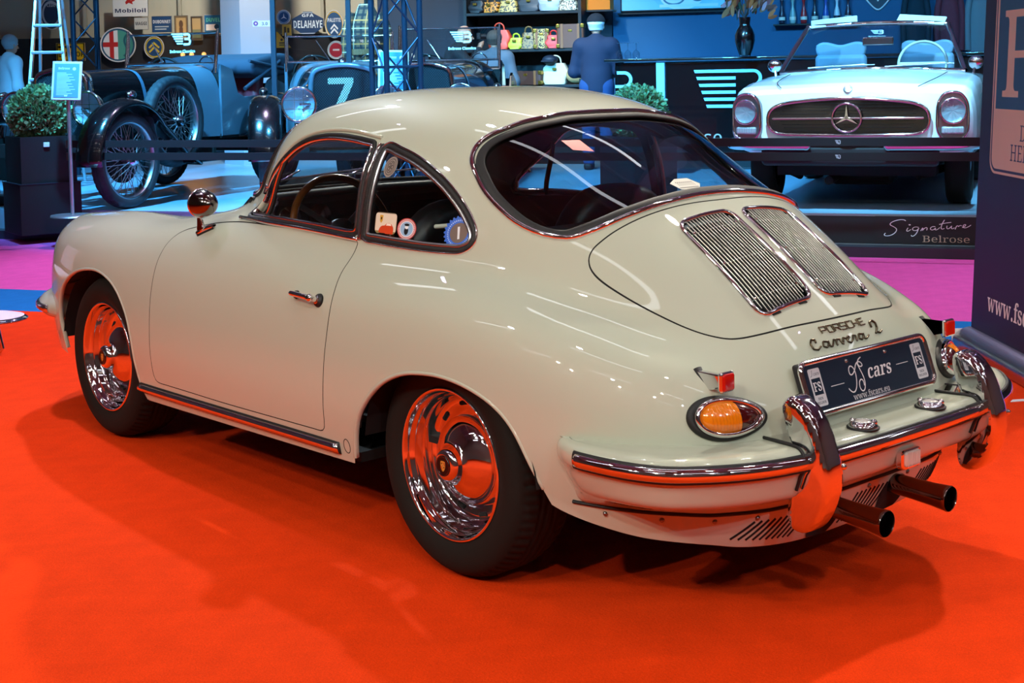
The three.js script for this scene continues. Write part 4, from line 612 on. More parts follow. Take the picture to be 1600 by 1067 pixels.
// ------------------------------------------------------------------ stage cars
const place = (o, u, y, v, turn = 0) => { o.position.copy(hp(u, y, v)); o.rotation.y = TH + turn; return o; };
M.ribbed = std('ribbed_lamp_glass', 0xaab4ba, .3, .15, { clearcoat: 1, bumpMap: noiseTex(64, 4, (x) => [x % 8 < 4 ? 60 : 220]), bumpScale: .002 });
M.pearl = std('white_gloss_paint', 0xe9eef0, .35, 0, { clearcoat: 1, clearcoatRoughness: .04, side: THREE.DoubleSide });
{ // the white open two-seater, nose to the aisle; local +z is its nose
  const c = place(thing('roadster_car', 'white open two-seater with a star emblem in its grille, parked nose first on the stage', 'car'), -.67, .30, 10.62, -.066);
  const half = [
    [.03, [[0, .50], [.45, .505], [.70, .52], [.815, .56], [.845, .66], [.835, .76], [.79, .835], [.70, .868], [.45, .885], [.2, .892], [0, .895]]],
    [-.05, [[0, .47], [.45, .475], [.74, .49], [.86, .54], [.882, .66], [.872, .78], [.825, .875], [.72, .905], [.46, .918], [.2, .928], [0, .93]]],
    [-.20, [[0, .42], [.5, .42], [.78, .43], [.885, .50], [.900, .66], [.890, .80], [.845, .915], [.74, .94], [.5, .945], [.2, .957], [0, .96]]],
    [-.60, [[0, .36], [.5, .36], [.80, .38], [.893, .48], [.905, .66], [.895, .83], [.85, .955], [.75, .972], [.55, .975], [.2, .998], [0, 1.002]]],
    [-1.20, [[0, .32], [.5, .32], [.80, .34], [.893, .46], [.905, .66], [.898, .85], [.855, .985], [.76, 1.005], [.6, 1.015], [.25, 1.045], [0, 1.05]]],
    [-1.42, [[0, .32], [.5, .32], [.80, .34], [.893, .46], [.905, .66], [.90, .86], [.86, .99], [.78, 1.015], [.65, 1.03], [.25, 1.055], [0, 1.06]]],
    [-3.10, [[0, .32], [.5, .32], [.80, .34], [.893, .46], [.905, .66], [.90, .86], [.86, .97], [.78, 1.0], [.65, 1.01], [.25, 1.02], [0, 1.02]]],
    [-3.9, [[0, .36], [.5, .36], [.75, .38], [.84, .48], [.86, .66], [.85, .82], [.80, .90], [.72, .92], [.6, .93], [.25, .94], [0, .94]]],
    [-4.2, [[0, .5], [.4, .5], [.6, .5], [.7, .55], [.72, .66], [.70, .76], [.65, .82], [.6, .83], [.5, .84], [.25, .84], [0, .84]]]];
  const rings = half.map(([z, p]) => { const q = smooth(p, 40); return [...q.map(([x, y]) => [x, y, z]), ...q.slice(1, -1).reverse().map(([x, y]) => [-x, y, z])]; });
  const fine = []; for (let i = 0; i < rings.length - 1; i++) { const n = i > 4 ? 2 : 6; for (let k = 0; k < n; k++) { const t = k / n, a = rings[Math.max(0, i - 1)], b = rings[i], d = rings[i + 1], e = rings[Math.min(rings.length - 1, i + 2)]; fine.push(b.map((p, j) => [0, 1].map(m => p[m] + (d[j][m] - p[m]) * t + (t * (1 - t)) * .12 * ((p[m] - a[j][m]) - (e[j][m] - d[j][m]))).concat(p[2] + (d[j][2] - p[2]) * t))); } } fine.push(rings.at(-1));
  mesh('body', loft(fine, true, true), M.pearl, c);
  for (const s of [1, -1]) mesh('bonnet_gap', tube([[s * .50, .928, -.02], [s * .56, .962, -.2], [s * .60, .990, -.6], [s * .63, 1.026, -1.2]], .0035, false, 30, 6), M.gap, c);
  // grille
  const g = new THREE.Group(); g.name = 'radiator_grille'; g.position.z = .035; c.add(g);
  const O = smooth([[-.565, .62], [-.585, .68], [-.57, .755], [-.50, .80], [-.25, .835], [0, .845], [.25, .835], [.50, .80], [.57, .755], [.585, .68], [.565, .62], [.52, .59], [.25, .575], [0, .572], [-.25, .575], [-.52, .59]], 100, true);
  mesh('grille_back', poly(O, .03), M.blackGloss, g); const O3 = O.map(p => V3(p[0], p[1], .03)); mesh('grille_frame', sweep(O3, O3.map(() => V3(0, 0, 1)), ellp(.014, .014, 10), true), M.chrome, g);
  for (let i = 0; i < 9; i++) mesh('grille_bar', box(1.02 - Math.abs(i - 4) * .03, .003, .006, 0, .605 + i * .0255, .032), M.darkBar ?? (M.darkBar = std('grille_bar_dark', 0x14181c, .4, .6)), g);
  mesh('cross_bar', rbox(1.10, .018, .022, .008, 0, .700, .045), M.chrome, g); mesh('star_ring', tr(tor(.105, .009, 48, 10), 0, .705, .062), M.chrome, g);
  mesh('star_point', [0, 1, 2].map(k => tr(poly([[-.016, -.012], [0, .100], [.016, -.012]], .014, .004), 0, .705, .055, 0, 0, k * 2.0944)), M.chrome, g);
  mesh('bonnet_badge', tr(lathe([[.001, .008], [.028, .006], [.034, 0]], 24), 0, .915, .02, .9, 0, 0), M.alu, c);
  // upright lamp units
  for (const s of [1, -1]) {
    const l = new THREE.Group(); l.name = 'head_lamp'; l.position.set(s * .735, .715, .012); l.rotation.y = s * .22; c.add(l);
    const E = smooth([[-.10, -.12], [-.108, .0], [-.098, .10], [-.055, .158], [0, .170], [.055, .158], [.098, .10], [.108, 0], [.10, -.12], [.07, -.160], [0, -.168], [-.07, -.160]], 60, true);
    mesh('lamp_unit_back', poly(E, .05), M.steel, l); const E3 = E.map(p => V3(p[0], p[1], .05)); mesh('lamp_rim', sweep(E3, E3.map(() => V3(0, 0, 1)), ellp(.011, .016, 10), true), M.chrome, l);
    mesh('reflector', latheZ([[.088, .060], [.07, .045], [.04, .036], [.001, .034]], 40).translate(0, .035, .02), M.ribbed, l); mesh('lamp_ring', tr(tor(.090, .007, 40, 8), 0, .035, .078), M.chrome, l);
    mesh('lamp_glass', latheZ([[.088, 0], [.07, .014], [.04, .021], [.001, .024]], 40).translate(0, .035, .078), M.glass, l); mesh('turn_lens', rbox(.16, .055, .03, .02, 0, -.105, .060), M.ribbed, l);
  }
  // bumper halves, apron, wheels
  for (const s of [1, -1]) mesh('bumper', [tube([[s * .30, .50, .085], [s * .55, .50, .07], [s * .78, .50, .02], [s * .90, .50, -.12], [s * .93, .50, -.45]], .040, false, 30, 12), sph(.042, s * .30, .50, .085)], M.chrome, c);
  mesh('front_apron', rbox(1.3, .16, .10, .04, 0, .42, -.02), M.blackMatt, c);
  for (const s of [1, -1]) for (const z of [-.82, -3.2]) { const w = new THREE.Group(); w.name = 'wheel'; w.position.set(s * .745, .325, z); w.rotation.y = s * Math.PI / 2; c.add(w); mesh('tyre', latheZ([[.2, .07], [.23, .09], [.28, .095], [.315, .08], [.325, .04], [.325, -.04], [.315, -.08], [.28, -.095], [.22, -.09], [.2, -.07]], 48), M.tyre, w); mesh('hub_cap', latheZ([[.2, .07], [.17, .05], [.14, .075], [.001, .09]], 36), M.chrome, w); }
  mesh('underside', [box(1.2, .12, 3.2, 0, .30, -2.0), rbox(.5, .16, .5, .05, 0, .22, -1.0), rod([-.5, .30, -.82], [.5, .30, -.82], .04), rod([-.45, .22, -.6], [-.70, .30, -.82], .03), rod([.45, .22, -.6], [.70, .30, -.82], .03), rod([-.2, .2, -.4], [-.2, .2, -2.5], .035)], M.dark, c);
  // windscreen
  const w = new THREE.Group(); w.name = 'windscreen'; c.add(w);
  const W0 = [[-.755, 1.035, -1.42], [-.60, 1.40, -1.86], [-.55, 1.435, -1.90], [0, 1.452, -1.84], [.55, 1.435, -1.90], [.60, 1.40, -1.86], [.755, 1.035, -1.42]];
  mesh('screen_frame', tube(W0, .021, false, 90, 10), M.chrome, w); mesh('screen_base', tube([[-.755, 1.035, -1.42], [-.4, 1.052, -1.34], [0, 1.062, -1.30], [.4, 1.052, -1.34], [.755, 1.035, -1.42]], .016, false, 40, 8), M.chrome, w);
  { const rows = []; for (let j = 0; j <= 6; j++) { const t = j / 6, row = []; for (let i = 0; i <= 14; i++) { const a = -1 + 2 * i / 14; row.push([a * (.735 - .165 * t), 1.055 - a * a * .015 + t * (.385 - a * a * .012), -1.31 - a * a * .10 - t * (.53 - a * a * .04)]); } rows.push(row); } mesh('pane', loft(rows), M.glass, w); }
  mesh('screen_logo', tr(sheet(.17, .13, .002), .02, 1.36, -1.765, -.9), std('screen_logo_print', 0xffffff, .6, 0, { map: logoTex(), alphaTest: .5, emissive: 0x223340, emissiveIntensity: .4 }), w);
  for (const x of [-.38, .25]) mesh('wiper', [rod([x - .12, 1.075, -1.30], [x + .34, 1.10, -1.36], .008, .006, 6), rod([x + .02, 1.085, -1.31], [x + .42, 1.095, -1.37], .007, .005, 6)], M.steel, w);
  mesh('rear_view_mirror', rbox(.26, .075, .03, .012, .02, 1.295, -1.80, 3), M.chrome, w);
  for (const s of [-1, 1]) mesh('sun_visor', tr(rbox(.40, .018, .15, .008, 0, 0, 0), s * .37, 1.475, -1.94, .45, s * -.12, s * -.04), M.cream, c);
  // cabin
  M.cockpit = std('cockpit_navy', 0x0c1622, .6); mesh('cockpit', rbox(1.34, .04, 1.35, .02, 0, 1.035, -2.25), M.cockpit, c);
  for (const s of [-1, 1]) { const q = new THREE.Group(); q.name = 'seat'; q.position.set(s * .38, 1.02, -2.45); c.add(q); mesh('backrest', rbox(.46, .30, .12, .05, 0, .03, 0, 4), M.leatherB ?? (M.leatherB = std('pale_leather', 0x7f98a8, .5)), q); mesh('head_rest', poly(smooth([[-.20, 0], [-.22, .10], [-.15, .13], [0, .10], [.15, .13], [.22, .10], [.20, 0]], 30, true), .08, .02).translate(0, .16, -.04), M.leatherB, q); }
  mesh('steering_wheel', [tr(tor(.20, .012, 48, 8), .38, 1.10, -1.92, -.35, 0, 0), tr(box(.38, .02, .01), .38, 1.10, -1.92, -.35, 0, 0)], M.cream, c);
  for (const [x, m] of [[-.80, M.dark], [.86, M.chrome]]) { const q = new THREE.Group(); q.name = 'wing_mirror'; c.add(q); mesh('mirror_foot', rod([x * .96, 1.01, -1.30], [x * .97, 1.06, -1.32], .012), M.chrome, q); mesh('mirror_head', tr(sph(.06, 0, 0, 0).scale(1, .95, .7), x * .98, 1.10, -1.33), M.chrome, q); }
}
function logoTex() { // five stripes running into a rounded letter, with the two words under it
  if (logoTex.t) return logoTex.t;
  const t = print(256, 192, (x) => { x.clearRect(0, 0, 256, 192); x.fillStyle = '#e8f2f6'; for (let i = 0; i < 5; i++) { const y = 22 + i * 17; x.beginPath(); x.moveTo(36 + i * 11, y); x.lineTo(136, y); x.lineTo(136, y + 10); x.lineTo(42 + i * 11, y + 10); x.fill(); } x.strokeStyle = '#e8f2f6'; x.lineWidth = 15; x.beginPath(); x.moveTo(140, 30); x.lineTo(176, 30); x.arc(176, 46, 17, -Math.PI / 2, Math.PI / 2); x.lineTo(150, 63); x.moveTo(176, 63); x.arc(178, 82, 19, -Math.PI / 2, Math.PI / 2); x.lineTo(140, 101); x.stroke(); txt(x, 'Belrose Classics', 128, 150, 'bold 27px serif', '#e8f2f6', 'center', 236); });
  return logoTex.t = t;
}

// ------------------------------------------------------------------ the old open tourers
const vt = { tyre: (() => { const p = smooth([[.335, .02], [.34, .045], [.365, .062], [.395, .060], [.415, .046], [.424, .025]], 14), q = [[.425, .012], [.419, .008], [.425, .004], [.425, -.004], [.419, -.008], [.425, -.012]], all = [...p, ...q, ...p.map(([r, o]) => [r, -o]).reverse()]; const n = 160, rings = []; for (let i = 0; i <= n; i++) { const a = i / n * 2 * Math.PI, ph = i % 4; rings.push(all.map(([r, o]) => { const d = r > .40 && Math.abs(o) > .016 && ph === 0 ? .007 : 0; return [(r - d) * Math.cos(a), (r - d) * Math.sin(a), o]; })); } return loft(rings); })(),
  rim: latheZ([[.345, .045], [.338, .05], [.325, .045], [.318, .02], [.312, 0], [.318, -.02], [.325, -.045], [.338, -.05], [.345, -.045]], 64),
  spokes: merge(Array.from({ length: 48 }, (_, i) => { const a = i / 48 * 2 * Math.PI, b = a + (i % 2 ? .34 : -.34), r = .055, o = i % 4 < 2 ? .075 : -.03; return rod([r * Math.cos(b), r * Math.sin(b), o], [.318 * Math.cos(a), .318 * Math.sin(a), (i % 3 - 1) * .015], .0034, .0034, 5); })),
  hub: merge([latheZ([[.06, -.05], [.06, .06], [.05, .09], [.035, .105], [.03, .12], [.001, .122]], 28), box(.15, .03, .02, 0, 0, .105)]) };
M.tyreBlue = std('old_tyre', 0x1b1f24, .7, 0, { side: THREE.DoubleSide }); M.slate = std('slate_blue_paint', lin('#4a5c68'), .35, 0, { clearcoat: .7, clearcoatRoughness: .12, side: THREE.DoubleSide }); M.blackD = Object.assign(M.blackGloss.clone(), { name: 'black_wing_paint', side: THREE.DoubleSide }); M.hood = std('navy_hood_cloth', lin('#1c2a3a'), .9); M.oxblood = std('oxblood_leather', lin('#7a2430'), .45); M.brass = std('nickel', 0xc8ccd0, .1, 1);
function wireWheel(parent, x, y, z, s, turn = 0, name = 'wheel') {
  const w = new THREE.Group(); w.name = name; w.position.set(x, y, z); w.rotation.y = (s > 0 ? 0 : Math.PI) + turn; parent.add(w);
  mesh('tyre', vt.tyre, M.tyreBlue, w); mesh('rim', vt.rim, M.steel, w); mesh('spokes', vt.spokes, M.steel, w).userData.kind = 'stuff'; mesh('hub', vt.hub, M.brass, w); mesh('brake_drum', latheZ([[.001, -.06], [.2, -.06], [.2, -.03], [.001, -.02]], 32), M.dark, w); return w;
}
function tourer(label, o) {
  const e = o.end ?? -.6, c = thing('vintage_tourer', label, 'car'), bonnetM = o.bonnet ?? M.blackGloss, tubM = o.tub ?? M.slate;
  for (const s of [1, -1]) { wireWheel(c, -1.5, .425, s * .70, s, o.steer ?? 0); wireWheel(c, 1.5 + e, .425, s * .70, s); }
  // chassis, running boards
  mesh('chassis', [box(3.9 + e, .12, .08, .1 + e / 2, .52, .36), box(3.9 + e, .12, .08, .1 + e / 2, .52, -.36), rod([-1.5, .42, -.66], [-1.5, .42, .66], .035), rod([1.5 + e, .42, -.66], [1.5 + e, .42, .66], .05), box(2.4 + e, .1, .7, -.1, .48, 0)], M.dark, c);
  // bonnet: ring sections along x
  const ring = (x, w, b, t, n = 26) => Array.from({ length: n + 1 }, (_, i) => { const a = Math.PI * i / n, ca = Math.cos(a), sa = Math.max(0, Math.sin(a)); return [x, b + (t - b) * Math.pow(sa, .62), Math.sign(ca) * w * Math.pow(Math.abs(ca), .45)]; });
  const br = []; for (let i = 0; i <= 10; i++) { const t = i / 10; br.push(ring(-1.42 + 1.35 * t, .27 + .20 * t, .58, 1.20 + .055 * t)); }
  mesh('bonnet', loft(br), Object.assign(bonnetM, { side: THREE.DoubleSide }), c); mesh('scuttle', loft([ring(-.07, .475, .56, 1.255), ring(.06, .52, .56, 1.275), ring(.18, .555, .56, 1.285)]), Object.assign(o.scuttle ?? tubM, { side: THREE.DoubleSide }), c);
  mesh('hinge_strip', [rod([-1.42, 1.202, 0], [-.07, 1.256, 0], .008), ...[1, -1].map(s => rod([-1.42, .90, s * .266], [-.07, .925, s * .468], .007))], M.brass, c);
  const dots = []; for (const s of [1, -1]) { for (let i = 0; i < 22; i++) { const t = i / 21; dots.push(sph(.011, -1.40 + 1.32 * t, 1.135 + .055 * t, s * (.17 + .13 * t), 6, 4)); } for (let i = 0; i < 15; i++) { const t = (i + 1) / 16; dots.push(tr(box(.014, .20, .012), -1.40 + 1.3 * t, .74, s * (.272 + .20 * t), 0, 0, -.12)); } for (let i = 0; i < 14; i++) dots.push(sph(.009, -1.40 + 1.32 * i / 13, .62, s * (.275 + .195 * i / 13), 6, 4)); } mesh('rivets', dots, M.brass, c).userData.kind = 'stuff';
  mesh('bonnet_strap', loft([-.78, -.74].map(x => ring(x, .27 + .2 * ((x + 1.42) / 1.35) + .006, .58, 1.20 + .055 * ((x + 1.42) / 1.35) + .006))), M.strap ?? (M.strap = std('leather_strap', lin('#3c5668'), .6, 0, { side: THREE.DoubleSide })), c);
  // radiator shell with a mesh of wires
  const g = new THREE.Group(); g.name = 'radiator'; c.add(g); const S = smooth([[-.265, .56], [-.285, .75], [-.29, 1.06], [-.26, 1.17], [-.14, 1.215], [0, 1.23], [.14, 1.215], [.26, 1.17], [.29, 1.06], [.285, .75], [.265, .56], [0, .55]], 70, true);
  mesh('core', poly(S, .06).rotateY(-Math.PI / 2).translate(-1.43, 0, 0), M.blackMatt, g);
  { const P = S.map(([a, b]) => V3(-1.50, b, a)); mesh('shell', sweep(P, P.map(() => V3(-1, 0, 0)), [[-.02, -.07], [-.024, .0], [-.012, .016], [.012, .016], [.024, 0], [.02, -.07]], true), o.shell ?? M.brass, g); }
  const wires = []; for (let i = -26; i <= 26; i++) { const a = i * .022; for (const m of [1, -1]) { const pts = []; for (let t = 0; t <= 1; t += 1 / 24) { const y = .57 + t * .63, z = a + m * (t - .5) * .55; if (polySdf(S, z, y) < -.016) pts.push([z, y]); } if (pts.length > 2) wires.push(rod([-1.497, pts[0][1], pts[0][0]], [-1.497, pts.at(-1)[1], pts.at(-1)[0]], .0022, .0022, 4)); } } mesh('stone_guard', wires, M.guard ?? (M.guard = std('guard_wire', 0x39424a, .4, .8)), g).userData.kind = 'stuff';
  mesh('filler_cap', [lathe([[.001, .07], [.03, .065], [.04, .03], [.05, 0]], 20).translate(-1.46, 1.23, 0)], M.brass, g);
  if (o.number) { const t = print(128, 160, (x) => { x.clearRect(0, 0, 128, 160); txt(x, o.number, 64, 84, 'bold 168px sans-serif', '#dfe6c8'); }); mesh('race_number', sheet(.36, .42, .002).rotateY(-Math.PI / 2).translate(-1.4925, .96, -.02), std('number_print', 0xffffff, .8, 0, { map: t, alphaTest: .4 }), g); }
  // wings
  const N_ = (cx, r, a) => [V3(cx - r * Math.cos(a), .425 + r * Math.sin(a), 0), V3(-Math.cos(a), Math.sin(a), 0)];
  for (const s of [1, -1]) {
    const P = [], Nn = []; for (let i = 0; i <= 26; i++) { const a = -.05 + 2.55 * i / 26, [p, n] = N_(-1.5, .53, a); P.push(p.setZ(s * .70)); Nn.push(n); }
    for (const [x, y] of [[-.92, .60], [-.76, .46], [-.58, .37]]) { P.push(V3(x, y, s * .72)); Nn.push(V3(.6, .8, 0)); } mesh('front_wing', sweep(P, Nn, smooth([[-.145, -.045], [-.11, -.004], [0, .022], [.11, -.004], [.145, -.045], [.13, -.05], [0, .004], [-.13, -.05]], 28, true)), M.blackD, c);
    const Q = [], Nq = []; for (let i = 0; i <= 26; i++) { const a = .25 + 2.7 * i / 26, [p, n] = N_(1.5 + e, .53, a); Q.push(p.setZ(s * .72)); Nq.push(n); } mesh('rear_wing', sweep(Q, Nq, smooth([[-.15, -.045], [-.11, -.004], [0, .022], [.11, -.004], [.15, -.045], [.13, -.05], [0, .004], [-.13, -.05]], 28, true)), M.blackD, c);
    mesh('running_board', rbox(1.7 + e, .03, .24, .01, .18 + e / 2, .36, s * .70), M.blackD, c); mesh('board_bracket', [box(.04, .16, .2, -.4, .43, s * .55), box(.04, .16, .2, .5 + e, .43, s * .55)], M.dark, c);
    const h = new THREE.Group(); h.name = 'head_lamp'; h.position.set(-1.62, .88, s * .40); c.add(h); h.rotation.y = -Math.PI / 2; mesh('lamp_shell', latheZ([[.15, .02], [.155, 0], [.15, -.03], [.12, -.10], [.06, -.15], [.001, -.165]], 36), M.blackGloss, h); mesh('lamp_rim', tr(tor(.152, .014, 48, 10), 0, 0, .015), M.brass, h); mesh('reflector', latheZ([[.145, .0], [.09, -.05], [.001, -.08]], 32), M.ribbed, h); mesh('lamp_glass', latheZ([[.145, .012], [.08, .028], [.001, .034]], 32), M.glass, h); mesh('lamp_bar', [box(.004, .28, .004, .04, 0, .03), box(.004, .28, .004, -.04, 0, .03), box(.28, .004, .004, 0, .04, .03), box(.28, .004, .004, 0, -.04, .03)], M.brass, h);
    mesh('lamp_stay', [rod([-1.58, .75, s * .40], [-1.50, .56, s * .34], .014), rod([-1.56, .88, s * .24], [-1.60, .88, s * .40], .012)], M.brass, c);
    const k = new THREE.Group(); k.name = 'side_lamp'; k.position.set(-1.42, 1.0, s * .72); c.add(k); mesh('lamp_body', tr(lathe([[.001, .06], [.03, .05], [.04, 0], [.03, -.03], [.001, -.06]], 20), 0, 0, 0, 0, 0, Math.PI / 2), M.brass, k); mesh('lamp_stem', rod([0, -.03, 0], [0, -.07, 0], .01), M.brass, k);
  }
  // tub with a cut-down door, seats
  const side = s => poly([[.16, .56], [.16, 1.27], [.36, 1.22], [.45, .985], [.56, .94], [.92, .95], [1.02, 1.10], [1.10, 1.135], [1.75 + e, 1.12], [2.05 + e, 1.02], [2.12 + e, .70], [2.05 + e, .56]], .03, .006).translate(0, 0, s > 0 ? .535 : -.565);
  for (const s of [1, -1]) mesh('tub_side', side(s), tubM, c); mesh('tub_back', loft([[2.03, 1.07], [2.13, .8], [2.08, .56]].map(([x, y]) => [-.55, -.3, 0, .3, .55].map(z => [x + e + .06 * (1 - z * z / .3), y, z]))), tubM, c); mesh('tub_floor', box(1.9 + e, .04, 1.1, 1.1 + e / 2, .56, 0), M.dark, c);
  mesh('dashboard', box(.03, .25, 1.06, .22, 1.05, 0), M.dark, c);
  for (const [x, w] of e < -.3 ? [[.92, .98]] : [[.86, .98], [1.62, 1.0]]) { const q = new THREE.Group(); q.name = 'seat'; q.position.set(x, .6, 0); c.add(q); mesh('cushion', rbox(.46, .2, w, .06, -.2, .16, 0, 3), o.seat ?? M.oxblood, q); mesh('backrest', tr(rbox(.16, .54, w, .06, 0, 0, 0, 3), .05, .34, 0, 0, 0, -.15), o.seat ?? M.oxblood, q); }
  mesh('door_outline', [tube([[.47, .96, .553], [.47, .70, .553], [.52, .64, .553], [.88, .64, .553], [.93, .70, .553], [.93, .95, .553]], .004, false, 40, 6, .1)], M.gap, c);
  // folded hood
  if (o.folded !== false) { mesh('folded_hood', [tr(toSmooth(poly(smooth([[-.30, .02], [-.28, .13], [-.05, .19], [.35, .22], [.52, .16], [.50, .03], [.2, -.02], [-.1, -.03]], 40, true), 1.24, .05, [], 4), 1), 1.55 + e, 1.16, -.62)], M.hood, c); for (const s of [1, -1]) mesh('hood_iron', [rod([1.12 + e, 1.02, s * .60], [1.75 + e, 1.30, s * .62], .02), rod([1.18 + e, 1.30, s * .62], [1.85 + e, 1.22, s * .62], .018)], M.hood, c); }
  // windscreen
  const w = new THREE.Group(); w.name = 'windscreen'; c.add(w); const y0 = 1.28, y1 = 1.28 + (o.screen ?? .30);
  mesh('screen_frame', [rod([.12, y0, -.53], [.16, y1, -.53], .012), rod([.12, y0, .53], [.16, y1, .53], .012), rod([.16, y1, -.53], [.16, y1, .53], .010), rod([.12, y0, -.53], [.12, y0, .53], .012), rod([.10, y0 - .1, .545], [.16, y1 + .04, .545], .014), rod([.10, y0 - .1, -.545], [.16, y1 + .04, -.545], .014)], M.brass, w); mesh('pane', tr(box(.004, y1 - y0, 1.04), .14, (y0 + y1) / 2, 0, 0, 0, -.11), M.glass, w);
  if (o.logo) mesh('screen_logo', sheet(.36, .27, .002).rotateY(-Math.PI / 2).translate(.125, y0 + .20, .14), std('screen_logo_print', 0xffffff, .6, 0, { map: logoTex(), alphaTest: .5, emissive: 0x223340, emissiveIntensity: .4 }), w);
  mesh('wiper', rod([.12, y0 + .01, -.1], [.145, y0 + .22, -.24], .006), M.brass, w);
  const sw = new THREE.Group(); sw.name = 'steering_wheel'; sw.position.set(.45, 1.16, -.26); sw.rotation.set(0, Math.PI / 2, 0); c.add(sw); mesh('rim', tr(tor(.21, .013, 48, 8), 0, 0, 0, -.5), M.rubber, sw); mesh('spoke', [0, 1, 2, 3].map(k => tr(box(.02, .2, .006, 0, .1, 0), 0, 0, 0, -.5, 0, k * Math.PI / 2)), M.brass, sw);
  for (const s of [1, -1]) mesh('aero_screen', tr(tor(.09, .007, 24, 6), .30, 1.26, s * .3, 0, Math.PI / 2, 0), M.brass, c);
  if (o.spare) wireWheel(c, -.72, .735, .63, 1, 0, 'spare_wheel');
  if (o.flag) mesh('flag_sticker', [box(.02, .075, .003, -1.22, .78, .315), box(.02, .075, .003, -1.182, .78, .321)].map(g => tr(g, 0, 0, 0)), M.gap, c), mesh('flag_sticker', box(.018, .075, .0035, -1.201, .78, .318), M.amber, c), mesh('flag_sticker', box(.02, .075, .003, -1.182, .78, .323), M.redGlass, c);
  return c;
}
function anchor(o, lx, lz, s, d, y, th) { // turn o by th, then bring its local (lx, lz) to the point s right of and d ahead of the camera
  const R = [.6575, -.7535], Fh = [-.7535, -.6575], wx = 3.992 + R[0] * s + Fh[0] * d, wz = 3.0345 + R[1] * s + Fh[1] * d, c = Math.cos(th), n = Math.sin(th);
  o.rotation.y = th; o.position.set(wx - (lx * c + lz * n), y, wz - (-lx * n + lz * c)); return o;
}
anchor(tourer('slate blue tourer with black bonnet, side-mounted spare wheel and folded navy hood', { spare: true, flag: true, logo: true }), -1.5, .70, -3.39, 12.2, .25, 2.023);
anchor(tourer('slate blue racing tourer showing the number 7 on its wire-covered radiator', { number: '7', scuttle: M.slate, shell: M.slate, folded: false, screen: .26, seat: M.leather }), -1.5, 0, -1.53, 12.7, .25, 2.56);
anchor(tourer('glossy black tourer with white lettering on its flat windscreen, behind the cream coupe', { tub: M.blackGloss, logo: true, screen: .34, folded: false, seat: M.leather }), .14, 0, -.655, 15.0, .25, 2.30);
anchor(tourer('pale blue old tourer cut off by the left edge of the picture', { tub: std('pale_blue_paint', lin('#7fb4d0'), .35, 0, { clearcoat: .6 }), bonnet: std('pale_bonnet_paint', lin('#7fb4d0'), .35, 0, { clearcoat: .6 }) }), 1.5, .70, -5.15, 13.2, .25, 1.55);

// ------------------------------------------------------------------ the stand behind the aisle
const atPx = (k, v) => { const d = v / (.955 + .296 * k); return d * (.955 * k - .296); };     // along the aisle, for planning only
M.navyWall = std('navy_wall_paint', lin('#17587f'), .7); M.deep = std('deep_navy_panel', lin('#0c1b2c'), .6); M.shelf = std('black_shelf', 0x0c0c0e, .5); M.sky = std('pale_blue_letters', lin('#a8e4ff'), .5, 0, { emissive: lin('#2f9fe0'), emissiveIntensity: .22 });
const sub = (o, x, y, z, ry = 0) => { o.position.set(x, y, z); o.rotation.y = ry; return o; };
struct('wall_stage', [box(6.8, 4.2, .12, 0, 2.4, 0)], M.navyWall).position.copy(hp(-.60, 0, 17.4)); scene.children.at(-1).rotation.y = TH;
struct('wall_shelf', [box(3.2, 4.2, .12, 0, 2.4, 0)], M.deep).position.copy(hp(-5.605, 0, 17.35)); scene.children.at(-1).rotation.y = TH;
// stage edge lettering
{ const t = print(640, 256, (x, w, h) => { x.fillStyle = '#07080c'; x.fillRect(0, 0, w, h); x.strokeStyle = '#e6ebee'; x.lineCap = 'round'; x.lineJoin = 'round'; x.lineWidth = 6; const b = (...p) => { x.beginPath(); x.moveTo(p[0], p[1]); for (let i = 2; i < p.length; i += 6) x.bezierCurveTo(...p.slice(i, i + 6)); x.stroke(); };
  b(190, 40, 170, 10, 70, 60, 100, 86, 130, 108, 150, 120, 120, 160, 90, 196, 40, 190, 64, 160); b(205, 108, 190, 140, 200, 150, 222, 122); x.beginPath(); x.arc(216, 78, 4, 0, 7); x.stroke(); b(270, 100, 230, 84, 220, 140, 256, 130, 272, 120, 276, 100, 270, 112, 262, 170, 230, 200, 226, 176); b(285, 132, 296, 104, 300, 92, 296, 128, 312, 96, 330, 90, 322, 124); b(372, 92, 340, 84, 336, 130, 360, 122, 376, 110, 380, 92, 372, 120, 380, 128, 396, 110, 400, 100); b(430, 30, 408, 80, 400, 130, 428, 108); b(400, 70, 430, 58, 450, 54, 470, 50); b(446, 84, 440, 120, 456, 118, 474, 84, 470, 110, 476, 118, 490, 100); b(496, 112, 502, 84, 510, 70, 516, 88, 524, 76, 530, 76, 534, 80); b(540, 96, 570, 80, 560, 54, 546, 76, 536, 104, 560, 110, 590, 74); txt(x, 'Belrose', 440, 208, '84px serif', '#b79a80', 'center', 300); });
  const o = place(mesh('stage_lettering', sheet(.72, .20, .004), std('stage_print', 0xffffff, .6, 0, { map: t }), scene, { label: 'white script and beige serif lettering on the black edge of the stage', category: 'lettering' }), -.11, .188, 10.446); }
struct('trim_stage', box(13.5, .20, .02), M.blackMatt).position.copy(hp(4.25, .185, 10.462)); scene.children.at(-1).rotation.y = TH;
